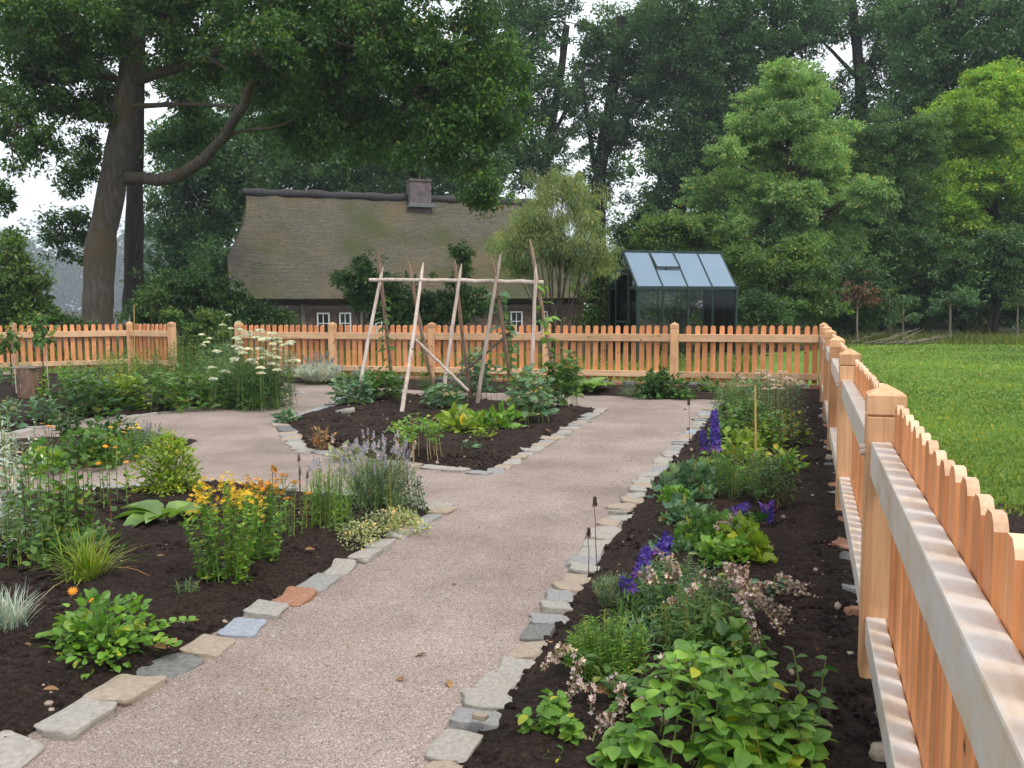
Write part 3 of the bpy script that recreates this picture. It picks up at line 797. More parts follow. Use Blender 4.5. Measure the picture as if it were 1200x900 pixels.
def fence(label, p0, p1, posts, x0, x1, rail_m, bolts=False, end_rail=None, step=.133, skip=()):
    """p0 -> p1 with the garden on the left hand: rails towards the garden, pickets behind them"""
    d = Vector(p1)-Vector(p0); rz = math.atan2(d.y, d.x)
    root = thing('picket_fence', label, 'fence', (p0[0], p0[1], 0), rz)
    for x in posts: post_at(root, x, bolts)
    ends = sorted(posts+[e for e in (x0, x1) if all(abs(e-p) > .15 for p in posts)])
    for a, b in zip(ends, ends[1:]):
        for z0, z1 in ((.20, .30), (.80, .925)):
            a2 = a+(.0635 if a in posts else 0); b2 = b-(.0635 if b in posts else 0)
            mb = MB(); mb.box((a2, 0, z0), (b2, .065, z1)); bevel(mb.build('rail', M[rail_m], root), .006, 2)
    x = x0+.05
    while x < x1-.03:
        if all(abs(x-p) > .105 for p in posts):
            c = copy_of(PICKET, root); c.location = (x+random.gauss(0, .003), random.gauss(0, .0008), random.gauss(0, .003)); c.rotation_euler = (0, random.gauss(0, .006), 0)
        x += step
    return root
random.seed(5)
fence('orange wooden picket fence running along the right flower bed towards the viewer', (.29, 0), (.29, 20), [.72, 3.363, 6.07, 8.5, 10.9, 12.95, 15.0], 1.0, 15.0, 'raily', True)
fence('orange wooden picket fence across the back of the garden before the thatched house', (.2, 14.97), (-20, 14.97), [.2+2.08, .2+4.30, .2+6.48, .2+8.53, .2+10.61], 0.0, 10.8, 'railx')
GP = (-12.58, 15.43); MP = (-13.95, 15.73); LPt = (-15.9, 13.75)
d1 = math.dist(GP, MP)
fence('short orange picket fence with the tall gate post left of the garden entrance', GP, MP, [0.0], -.06, d1-.08, 'railx')
d2 = math.dist(MP, LPt)
fence('orange picket fence at the left edge below the big oak', MP, LPt, [0.0, 2.2], 0, d2, 'railx')

# ================================================================== THATCHED HOUSE
def thatchmat():
    m, nt, out = mat('reed thatch')
    v = coords(nt, 'Object', (1.4, 9, 9)); v2 = coords(nt)
    n = noise(nt, v, 2.4, 8, .75); n2 = noise(nt, v2, .45, 4); n3 = noise(nt, v2, 14, 6, .8)
    w = nd(nt, 'ShaderNodeTexWave', Scale=1.9, Distortion=9, Detail=5, bands_direction='Z'); lk(nt, v2, w.inputs['Vector'])
    c = ramp(nt, n, [(.25, (.07, .061, .050)), (.5, (.17, .15, .118)), (.8, (.29, .26, .205))])
    c = mix(nt, ramp(nt, n2, [(.48, (0, 0, 0)), (.68, (.7, .7, .7))]), c, (.235, .17, .08))
    c = mix(nt, 1.0, c, ramp(nt, n3, [(.3, (.5, .5, .5)), (.7, (1.45, 1.45, 1.42))]), 'MULTIPLY')
    c = mix(nt, 1.0, c, ramp(nt, w.outputs['Fac'], [(0, (.9, .9, .9)), (.6, (1.06, 1.06, 1.06))]), 'MULTIPLY')
    mo = noise(nt, coords(nt, 'Object', (.35, .35, .5)), 1.0, 5)
    c = mix(nt, ramp(nt, mo, [(.44, (0, 0, 0)), (.60, (.8, .8, .8))]), c, (.105, .115, .048))
    principled(nt, out, c, .95, bump(nt, n, 1, .12, bump(nt, n3, .8, .05)), .1); return m
M['thatch'] = thatchmat()
def brickmat(name, a, b, mortar, scale, rot=True):
    m, nt, out = mat(name)
    tc = nt.nodes.new('ShaderNodeTexCoord'); sp = nt.nodes.new('ShaderNodeSeparateXYZ'); lk(nt, tc.outputs['Object'], sp.inputs[0])
    ad = nd(nt, 'ShaderNodeMath', operation='ADD'); lk(nt, sp.outputs[0], ad.inputs[0]); lk(nt, sp.outputs[1], ad.inputs[1])
    cb = nt.nodes.new('ShaderNodeCombineXYZ'); lk(nt, ad.outputs[0], cb.inputs[0]); lk(nt, sp.outputs[2], cb.inputs[1])
    br = nt.nodes.new('ShaderNodeTexBrick'); lk(nt, cb.outputs[0], br.inputs[0])
    br.inputs['Scale'].default_value = scale; br.inputs['Color1'].default_value = (*a, 1); br.inputs['Color2'].default_value = (*b, 1); br.inputs['Mortar'].default_value = (*mortar, 1); br.inputs['Mortar Size'].default_value = .03
    c = mix(nt, 1.0, br.outputs[0], ramp(nt, noise(nt, tc.outputs['Object'], 5, 5), [(.3, (.7, .7, .7)), (.7, (1.2, 1.2, 1.2))]), 'MULTIPLY')
    principled(nt, out, c, .9, bump(nt, br.outputs['Fac'], -.4, .01), .2); return m
M['brick'] = brickmat('house brick', (.17, .085, .06), (.10, .055, .042), (.2, .18, .16), 4.2)
M['chim'] = brickmat('chimney brick', (.16, .115, .115), (.10, .075, .08), (.24, .22, .21), 4.6)
M['ridge'] = plain('ridge heather and sods', (.062, .057, .06), .9, .15, .5, 9)
M['lead'] = plain('lead flashing', (.16, .165, .18), .6, .4)
M['timber'] = plain('weathered timber', (.16, .14, .12), .85, .2, .4, 12)
M['whitepaint'] = plain('white paint', (.68, .69, .68), .5, .4, .08)
M['darkglass'] = plain('window glass', (.02, .025, .03), .08, .6, .2, 2)
def house():
    u = LP(.94, .342)-LP(0, 0); o = LP((272-600)/F*35, 35)
    root = thing('thatched_house', 'long low thatched farmhouse with brick chimney behind the back fence', 'house', o, math.atan2(u.y, u.x))
    Lh, Wd, ze, zr = 15.9, 4.5, 1.75, 6.42
    rng = np.random.default_rng(5)
    NX, NT = 90, 34
    def al(t):
        s = max(0, (t-.4)/.6); return 1.0*(1-(1-s)**2)+(.0 if t < .4 else 0)
    def surf(sgn):
        V = []
        for i in range(NT+1):
            t = i/NT
            for j in range(NX+1):
                a0 = al(t); a1 = Lh-al(t); x = a0+(a1-a0)*j/NX
                y = Wd-(Wd-Wd*t)*sgn; z = ze+(zr-ze)*t+.16*math.sin(pi*t)*-.6
                k = mnoise.noise((x*.8, t*5, 1))*.07+mnoise.noise((x*3.1, t*16, 4))*.035
                V.append((x, y-k*.7*sgn, z+k*.7))
        return V
    mb = MB(); n1 = NX+1
    q = [(i*n1+j, i*n1+j+1, (i+1)*n1+j+1, (i+1)*n1+j) for i in range(NT) for j in range(NX)]
    mb.add(surf(1), q); mb.add(surf(-1), [f[::-1] for f in q])
    # half hips
    i0 = int(.4*NT)+1
    for end in (0, 1):
        V = []; nn = 12
        for i in range(i0, NT+1):
            t = i/NT; x = al(t) if end == 0 else Lh-al(t); z = ze+(zr-ze)*t-.096*math.sin(pi*t)
            for j in range(nn+1): V.append((x, Wd*t+(2*Wd-2*Wd*t)*j/nn, z))
        mb.add(V, [(i*(nn+1)+j, (i+1)*(nn+1)+j, (i+1)*(nn+1)+j+1, i*(nn+1)+j+1) if end == 0 else (i*(nn+1)+j, i*(nn+1)+j+1, (i+1)*(nn+1)+j+1, (i+1)*(nn+1)+j) for i in range(NT-i0) for j in range(nn)])
    # eave soffit and thick reed edge
    for sgn in (1, -1):
        y0 = Wd-Wd*sgn; y1 = y0+.35*sgn; y2 = y0+1.0*sgn
        mb.add([(0, y0, ze), (Lh, y0, ze), (Lh, y1, ze-.22), (0, y1, ze-.22), (0, y2, ze+.75), (Lh, y2, ze+.75)], [(0, 3, 2, 1), (3, 4, 5, 2)])
    roof = mb.build('roof', M['thatch'], root, True)
    mb = MB(); xs = np.linspace(.85, Lh-.85, 60)
    pts = [(x, Wd+.03*math.sin(x*3), zr+.03+.05*mnoise.noise((x*.9, 0, 0))) for x in xs]
    mb.tube(pts, .19+.03*np.sin(xs*5), 10); mb.build('ridge_cap', M['ridge'], roof, True)
    mb = MB(); cx, cy = 8.72, 4.25; mb.box((cx-.5, cy-.36, 5.6), (cx+.5, cy+.36, 7.18)); mb.box((cx-.54, cy-.40, 7.18), (cx+.54, cy+.40, 7.27)); mb.box((cx-.36, cy-.24, 7.27), (cx+.36, cy+.24, 7.30))
    ch = mb.build('chimney', M['chim'], root)
    mb = MB(); mb.box((cx-.62, cy-.62, 5.98), (cx+.62, cy-.3, 6.16)); mb.build('flashing', M['lead'], ch)
    mb = MB(); mb.box((.45, .55, -.1), (Lh-.45, 2*Wd-.55, 2.15)); wall = mb.build('wall', M['brick'], root)
    for sx in (.44, Lh-.46):
        mb = MB(); mb.add([(sx, .9, 2.15), (sx, 2*Wd-.9, 2.15), (sx, 2*Wd-2.0, 3.55), (sx, 2.0, 3.55)], [(0, 1, 2, 3)])
        mb.build('gable_boarding', M['timber'], root)
    def a_of(px): r = (px-600)/F; return (r*35.47+11.21)/(.94-.342*r)
    for px in (285, 307, 331, 356, 425, 470, 545, 590, 650):
        x = a_of(px); mb = MB(); mb.box((x-.09, .42, -.05), (x+.09, .56, 1.95)); bevel(mb.build('timber_post', M['timber'], root), .02)
    mb = MB(); mb.box((.4, .5, 1.32), (Lh-.4, .57, 1.46)); mb.build('timber_beam', M['timber'], root)
    for px0, px1 in ((323, 338), (372, 387), (398, 412), (440, 455), (598, 612), (626, 642)):
        x0, x1 = a_of(px0), a_of(px1); f = .06
        mb = MB(); mb.box((x0, .40, .2), (x0+f, .48, 1.18)); mb.box((x1-f, .40, .2), (x1, .48, 1.18)); mb.box((x0+f, .40, .2), (x1-f, .48, .2+f)); mb.box((x0+f, .40, 1.18-f), (x1-f, .48, 1.18)); mb.box((x0+f, .42, .72), (x1-f, .46, .755)); mb.box(((x0+x1)/2-.018, .425, .26), ((x0+x1)/2+.018, .455, 1.12))
        w = mb.build('window', M['whitepaint'], root)
        mb = MB(); mb.box((x0+.03, .47, .25), (x1-.03, .545, 1.15)); mb.build('pane', M['darkglass'], w)
house()

# ================================================================== GREENHOUSE
def glassmat():
    m, nt, out = mat('greenhouse glass')
    t = nd(nt, 'ShaderNodeBsdfTransparent'); t.inputs[0].default_value = (.985, .99, .985, 1)
    g = nd(nt, 'ShaderNodeBsdfGlossy', Roughness=.04); g.inputs[0].default_value = (.22, .25, .25, 1)
    fr = nd(nt, 'ShaderNodeFresnel', IOR=1.5)
    s = nd(nt, 'ShaderNodeMixShader'); lk(nt, fr.outputs[0], s.inputs[0]); lk(nt, t.outputs[0], s.inputs[1]); lk(nt, g.outputs[0], s.inputs[2]); lk(nt, s.outputs[0], out.inputs[0]); return m
M['glass'] = glassmat()
def polymat():
    m, nt, out = mat('twin wall roof sheet')
    v = coords(nt, 'Object', (60, 1, 1)); n = noise(nt, coords(nt), 1.3, 3)
    c = mix(nt, n, (.24, .34, .46), (.33, .43, .54))
    p = principled(nt, None, c, .18, bump(nt, noise(nt, v, 1, 1), .1, .005), .6)
    t = nt.nodes.new('ShaderNodeBsdfTranslucent'); t.inputs[0].default_value = (.75, .82, .86, 1)
    ms = nd(nt, 'ShaderNodeMixShader', Fac=.4); lk(nt, p.outputs[0], ms.inputs[1]); lk(nt, t.outputs[0], ms.inputs[2]); lk(nt, ms.outputs[0], out.inputs[0]); return m
M['poly'] = polymat()
M['greenmetal'] = plain('dark green metal', (.006, .028, .026), .4, .5, .15)
def greenhouse():
    u = LP(.94, .342)-LP(0, 0); o = LP((747-600)/F*22, 22)
    root = thing('greenhouse', 'small dark green greenhouse with pale blue roof panes behind the fence', 'greenhouse', o, math.atan2(u.y, u.x))
    Lg, W, ze, zr = 2.85, 1.53, 1.84, 2.76; h = W/2; xs = np.linspace(0, Lg, 5)
    mb = MB(); b = .042
    for x in xs:
        e = .06 if x in (0, Lg) else .035
        mb.obox((x, 0, 0), (x, 0, ze), e, e); mb.obox((x, W, 0), (x, W, ze), e, e)
    for x in xs[::4]:
        mb.obox((x, 0, ze), (x, h, zr), b, b); mb.obox((x, W, ze), (x, h, zr), b, b); mb.obox((x, .03, ze), (x, W-.03, ze), b, b); mb.obox((x, .03, .12), (x, W-.03, .12), b, .1)
    for x in xs[1:4]:
        mb.obox((x, 0, ze+.035), (x, h, zr+.035), .03, .03); mb.obox((x, W, ze+.035), (x, h, zr+.035), .03, .03)
    for y in (0, W): mb.obox((-.06, y, ze), (Lg+.06, y, ze), .09, .085); mb.obox((0, y, .08), (Lg, y, .08), .06, .16)
    mb.obox((-.05, h, zr+.02), (Lg+.05, h, zr+.02), .07, .06)
    mb.obox((Lg, .5, .1), (Lg, .5, 2.3), .03, .03); mb.obox((Lg, 1.0, .1), (Lg, 1.0, 2.3), .03, .03)
    bevel(mb.build('frame', M['greenmetal'], root), .004, 1)
    def on_roof(x, t, side=1): return (x, (h*t if side == 1 else W-h*t), ze+(zr-ze)*t+.012)
    for i in range(4):
        x0, x1 = xs[i]+.02, xs[i+1]-.02
        for side in (1, -1):
            rows = [(.03, .98)] if not (i == 1 and side == 1) else [(.03, .47)]
            for t0, t1 in rows:
                mb = MB(); a = [on_roof(x0, t0, side), on_roof(x1, t0, side), on_roof(x1, t1, side), on_roof(x0, t1, side)]
                mb.add(a+[(x, y, z+.008) for x, y, z in a], [(3, 2, 1, 0), (4, 5, 6, 7), (0, 1, 5, 4), (1, 2, 6, 5), (2, 3, 7, 6), (3, 0, 4, 7)])
                mb.build('roof_pane', M['poly'], root)
        for y in (0, W):
            mb = MB(); mb.box((x0, y-.003, .16), (x1, y+.003, ze-.045)); mb.build('wall_pane', M['glass'], root)
    # opened roof vent
    x0, x1 = xs[1]+.02, xs[2]-.02
    mb = MB(); a = [on_roof(x0, .5), on_roof(x1, .5), on_roof(x1, .98), on_roof(x0, .98)]
    a[0] = (a[0][0], a[0][1]-.02, a[0][2]+.05); a[1] = (a[1][0], a[1][1]-.02, a[1][2]+.05)
    mb.add(a+[(x, y, z+.008) for x, y, z in a], [(3, 2, 1, 0), (4, 5, 6, 7), (0, 1, 5, 4), (1, 2, 6, 5), (2, 3, 7, 6), (3, 0, 4, 7)])
    v = mb.build('roof_vent', M['poly'], root)
    mb = MB(); c = [(x, y, z+.012) for x, y, z in a]
    for i in range(4): mb.obox(c[i], c[(i+1) % 4], .035, .035)
    mb.build('vent_frame', M['greenmetal'], v)
    # gable door
    mb = MB(); y0, y1 = .42, 1.10; x = -.03
    for y in (y0, y1): mb.obox((x, y, .1), (x, y, 2.22), .045, .045)
    for z in (.12, 1.0, 2.2): mb.obox((x, y0, z), (x, y1, z), .045, .045)
    d = mb.build('door', M['greenmetal'], root)
    mb = MB(); mb.box((x-.003, y0+.02, .14), (x+.003, y1-.02, 2.18)); mb.build('door_pane', M['glass'], d)
    for x, ya, yb in ((0, .03, .40), (0, 1.12, 1.5), (Lg, .03, .5), (Lg, 1.0, 1.5), (Lg, .5, 1.0)):
        mb = MB(); mb.box((x-.003, ya, .16), (x+.003, yb, ze-.03)); mb.build('gable_pane', M['glass'], root)
    for x in (0, Lg):
        mb = MB(); mb.add([(x, .06, ze+.03), (x, W-.06, ze+.03), (x, h, zr-.05)], [(0, 1, 2)]); mb.build('gable_pane', M['glass'], root)
greenhouse()

# ================================================================== BEAN TRELLIS
def trellis():
    root = thing('bean_trellis', 'rustic bean frame of peeled and barked poles lashed to one crossbar', 'bean trellis', (-4.6, 11.4, 0))
    o = np.array((-4.6, 11.4, 0))
    A = np.array(D_(433, 328, 11.3))-o; B = np.array(D_(637, 331, 11.5))-o
    def pole(foot_px, foot_y, top_px, top_y, ydep, m, r=.027, ext=0):
        f = np.array(D_(foot_px, foot_y, 0, True, ydep))-o
        t = np.array(D_(top_px, top_y, 11.4+(ydep-11.4)*-.12))-o
        mb = MB(); rng = np.random.default_rng(int(foot_px)); p = wobble([f, f*.5+t*.5+rng.normal(size=3)*.02, t], rng, .004, 3)
        mb.tube(p, np.interp(np.linspace(0, 1, len(p)), [0, .96, 1], [r, r*.72, r*.25]), 9)
        mb.build('pole', M[m], root, True)
    for fx, tx, ty, yd in ((418, 449, 313, 11.0), (470, 496, 308, 10.3), (517, 541, 309, 10.9), (559, 587, 298, 11.5), (621, 628, 310, 11.4)):
        pole(fx, 480, tx, ty, yd, 'peeled', .03)
    for fx, tx, ty, yd in ((462, 443, 293, 12.2), (511, 478, 304, 12.1), (553, 533, 304, 12.2), (601, 577, 303, 12.2), (656, 621, 280, 12.0)):
        pole(fx, 470, tx, ty, yd, 'barkpole', .031)
    mb = MB(); mb.tube(wobble([A, (A+B)/2+np.array((0, 0, .01)), B], np.random.default_rng(2), .01, 3), np.linspace(.026, .03, 17), 9); mb.build('crossbar', M['peeled'], root, True)
    for (x0, y0, Y0), (x1, y1, Y1), m in (((487, 398, 10.62), (549, 458, 10.8), 'peeled'), ((600, 388, 11.9), (505, 466, 10.9), 'barkpole')):
        a = np.array(D_(x0, y0, Y0))-o; b = np.array(D_(x1, y1, Y1))-o
        mb = MB(); mb.tube(wobble([a, (a+b)/2, b], np.random.default_rng(int(x0)), .012, 3), np.linspace(.018, .022, 17), 8); mb.build('brace', M['peeled' if m == 'peeled' else 'bark'], root, True)
    return root
def D_(px, py, Y, ground=False, gy=None):
    if ground:
        # foot on the soil at garden depth gy, in the column px
        lo = ray(px, py); t = gy/lo.y; return (lo.x*t, gy, 0.0)
    r = ray(px, py); t = Y/r.y; return (r.x*t, Y, EYE+r.z*t)
trellis()

# ================================================================== TREES
tree('huge old oak with a leaning grey trunk and a bent low limb', 113, 26,
     [(114, 372), (116, 300), (127, 240), (138, 180), (147, 120), (158, 40), (170, -60)], 37,
     [(55, 25, 90, 65, -1), (190, 5, 110, 55, -2), (330, 20, 100, 60, -3), (440, 45, 90, 70, -4), (530, 60, 78, 75, -4), (572, 110, 48, 62, -4), (545, 165, 48, 42, -4), (563, 222, 26, 36, -4),
      (470, 125, 62, 45, -3), (400, 105, 60, 45, -3), (325, 88, 60, 34, 1), (245, 68, 55, 30, 2), (95, 125, 55, 34, 0), (40, 90, 55, 40, -1), (200, -60, 200, 60, 0), (430, -60, 190, 70, -2),
      (105, 178, 24, 28, 2), (82, 274, 30, 36, 2), (12, 150, 26, 52, -3), (60, 165, 34, 24, -1), (85, 215, 24, 20, 2), (5, 225, 14, 20, -2), (375, 150, 50, 30, -3), (430, 175, 40, 26, -3), (350, 145, 50, 32, -2), (300, 55, 60, 40, -5), (500, 160, 40, 40, -4)],
     'oak', .38, .115, 2.8, 1.5, 11, bark='bark', name='oak_tree', flat=.85, hollow=.45, droop=.35, base_y=378,
     limbs=[([(150, 209), (185, 211, -.5), (212, 206, -1), (238, 188, -1.6), (240, 185, -1.7), (262, 162, -2.2), (284, 126, -3), (287, 122, -3), (292, 96, -3.4), (320, 62, -4), (335, 20, -4)], 15), ([(262, 162, -2.2), (290, 150, -2.6), (318, 152, -3), (345, 140, -3)], 4), ([(290, 110, -3.2), (275, 85, -3.2), (270, 60, -3)], 4), ([(240, 64, -2), (262, 80, -2.4), (300, 84, -2.6), (350, 96, -3)], 5), ([(150, 125), (220, 121, -1), (286, 126, -3)], 6),
            ([(158, 95), (200, 82, -1), (250, 62, -2), (300, 42, -3), (328, 5, -3)], 13), ([(152, 95), (110, 88), (70, 84), (15, 60)], 9), ([(290, 62, -2), (345, 72, -3), (410, 84, -3), (470, 95, -4), (505, 130, -4), (545, 178, -4)], 9),
            ([(162, 40), (250, 0, -1), (380, -20, -2)], 11)])
tree('second oak with a straight dark trunk just behind the leaning oak', 156, 31,
     [(156, 372), (157, 300), (158, 220), (160, 120), (163, 0)], 26,
     [(170, -30, 110, 60), (215, 105, 60, 40), (225, 165, 50, 32), (300, 105, 60, 40, 3), (105, 70, 55, 45, 2), (30, 20, 60, 50, 2)], 'oak_b', .55, .13, 2.6, 1.5, 12, bark='bark_dark', name='oak_tree', flat=.85)
GB = 'tall trees in the wood behind the garden'
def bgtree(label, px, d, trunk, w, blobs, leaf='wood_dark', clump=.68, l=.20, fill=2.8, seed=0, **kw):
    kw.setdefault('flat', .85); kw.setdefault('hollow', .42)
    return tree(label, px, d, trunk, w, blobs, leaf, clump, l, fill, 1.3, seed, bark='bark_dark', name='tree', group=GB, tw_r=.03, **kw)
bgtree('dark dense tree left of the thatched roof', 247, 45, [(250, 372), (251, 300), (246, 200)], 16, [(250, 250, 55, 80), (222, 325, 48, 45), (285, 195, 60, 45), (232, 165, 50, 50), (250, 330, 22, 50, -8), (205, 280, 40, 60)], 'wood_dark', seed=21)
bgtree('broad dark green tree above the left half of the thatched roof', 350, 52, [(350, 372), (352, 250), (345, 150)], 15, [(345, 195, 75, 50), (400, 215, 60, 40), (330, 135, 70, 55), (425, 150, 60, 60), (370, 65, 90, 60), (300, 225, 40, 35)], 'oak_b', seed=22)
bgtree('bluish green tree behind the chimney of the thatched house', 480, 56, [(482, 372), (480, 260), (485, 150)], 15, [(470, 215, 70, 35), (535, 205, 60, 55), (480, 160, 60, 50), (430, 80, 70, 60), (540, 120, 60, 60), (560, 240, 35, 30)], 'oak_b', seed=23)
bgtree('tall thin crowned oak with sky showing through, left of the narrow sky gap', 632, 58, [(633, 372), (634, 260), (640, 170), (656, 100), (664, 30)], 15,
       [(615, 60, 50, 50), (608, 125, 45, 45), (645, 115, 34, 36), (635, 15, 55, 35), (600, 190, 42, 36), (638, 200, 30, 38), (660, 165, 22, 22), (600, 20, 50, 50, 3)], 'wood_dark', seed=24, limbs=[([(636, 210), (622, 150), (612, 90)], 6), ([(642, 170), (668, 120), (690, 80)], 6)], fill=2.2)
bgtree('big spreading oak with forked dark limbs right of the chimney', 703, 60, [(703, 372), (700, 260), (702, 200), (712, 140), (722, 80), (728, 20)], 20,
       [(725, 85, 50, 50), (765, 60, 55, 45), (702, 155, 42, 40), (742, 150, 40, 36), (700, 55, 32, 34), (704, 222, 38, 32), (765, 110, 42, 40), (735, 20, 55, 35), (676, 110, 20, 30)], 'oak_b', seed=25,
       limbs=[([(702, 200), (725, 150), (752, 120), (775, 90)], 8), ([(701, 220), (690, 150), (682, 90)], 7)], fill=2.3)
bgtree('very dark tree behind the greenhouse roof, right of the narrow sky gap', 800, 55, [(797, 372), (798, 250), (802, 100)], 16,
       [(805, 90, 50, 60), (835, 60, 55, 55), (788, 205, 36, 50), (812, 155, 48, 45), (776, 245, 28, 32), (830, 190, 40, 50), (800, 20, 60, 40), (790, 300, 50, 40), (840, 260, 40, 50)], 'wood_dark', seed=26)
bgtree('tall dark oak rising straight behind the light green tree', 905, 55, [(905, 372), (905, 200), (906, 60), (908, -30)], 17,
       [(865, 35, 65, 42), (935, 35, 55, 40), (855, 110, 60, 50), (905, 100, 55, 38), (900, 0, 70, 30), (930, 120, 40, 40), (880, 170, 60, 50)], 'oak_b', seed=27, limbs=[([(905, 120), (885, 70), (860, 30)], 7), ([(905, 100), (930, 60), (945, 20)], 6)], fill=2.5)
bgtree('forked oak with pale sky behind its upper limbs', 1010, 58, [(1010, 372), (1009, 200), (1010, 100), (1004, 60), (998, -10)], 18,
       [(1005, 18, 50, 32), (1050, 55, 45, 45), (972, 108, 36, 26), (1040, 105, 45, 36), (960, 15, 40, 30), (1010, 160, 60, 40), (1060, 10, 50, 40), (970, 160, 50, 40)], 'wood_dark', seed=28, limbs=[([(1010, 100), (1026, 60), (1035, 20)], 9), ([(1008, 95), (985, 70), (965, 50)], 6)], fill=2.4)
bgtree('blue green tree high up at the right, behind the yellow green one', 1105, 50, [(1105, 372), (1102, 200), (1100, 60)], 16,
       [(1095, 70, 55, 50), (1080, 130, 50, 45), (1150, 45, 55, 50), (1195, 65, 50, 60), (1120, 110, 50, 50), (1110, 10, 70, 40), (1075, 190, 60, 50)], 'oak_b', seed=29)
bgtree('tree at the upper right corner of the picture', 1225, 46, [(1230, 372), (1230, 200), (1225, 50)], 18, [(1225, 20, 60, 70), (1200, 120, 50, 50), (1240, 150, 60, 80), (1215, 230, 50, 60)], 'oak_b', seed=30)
# the lit, younger trees in front of the wood
tree('light green feathery tree right of the greenhouse', 925, 38, [(925, 372), (924, 250), (925, 110)], 12,
     filled([(85, 900, 945), (120, 870, 975), (165, 845, 1005), (215, 800, 1035), (260, 775, 1040), (305, 790, 1030)], 84, 25, 3, 2),
     'birch', .36, .105, 3.3, 1.5, 31, name='tree', flat=.6, droop=.4, bark='bark_twig', tw_r=.01)
tree('yellow green tree at the right edge above the lawn', 1165, 42, [(1165, 388), (1166, 250), (1168, 110)], 7,
     filled([(85, 1140, 1210), (130, 1100, 1240), (180, 1075, 1250), (240, 1035, 1250), (290, 1050, 1250), (320, 1090, 1230)], 80, 28, 4, 2),
     'yellowtree', .42, .125, 3.2, 1.5, 32, name='tree', flat=.6, droop=.4, bark='bark_dark', tw_r=.01)
tree('medium green tree between the light green and the yellow green tree', 1035, 40, [(1035, 378), (1036, 250), (1035, 150)], 11,
     [(1035, 170, 50, 36), (1010, 210, 50, 30), (1060, 225, 45, 34), (1030, 260, 60, 30), (1070, 165, 40, 36), (1000, 280, 50, 26)], 'midtree', .42, .115, 2.8, 1.5, 33, name='tree', flat=.7)

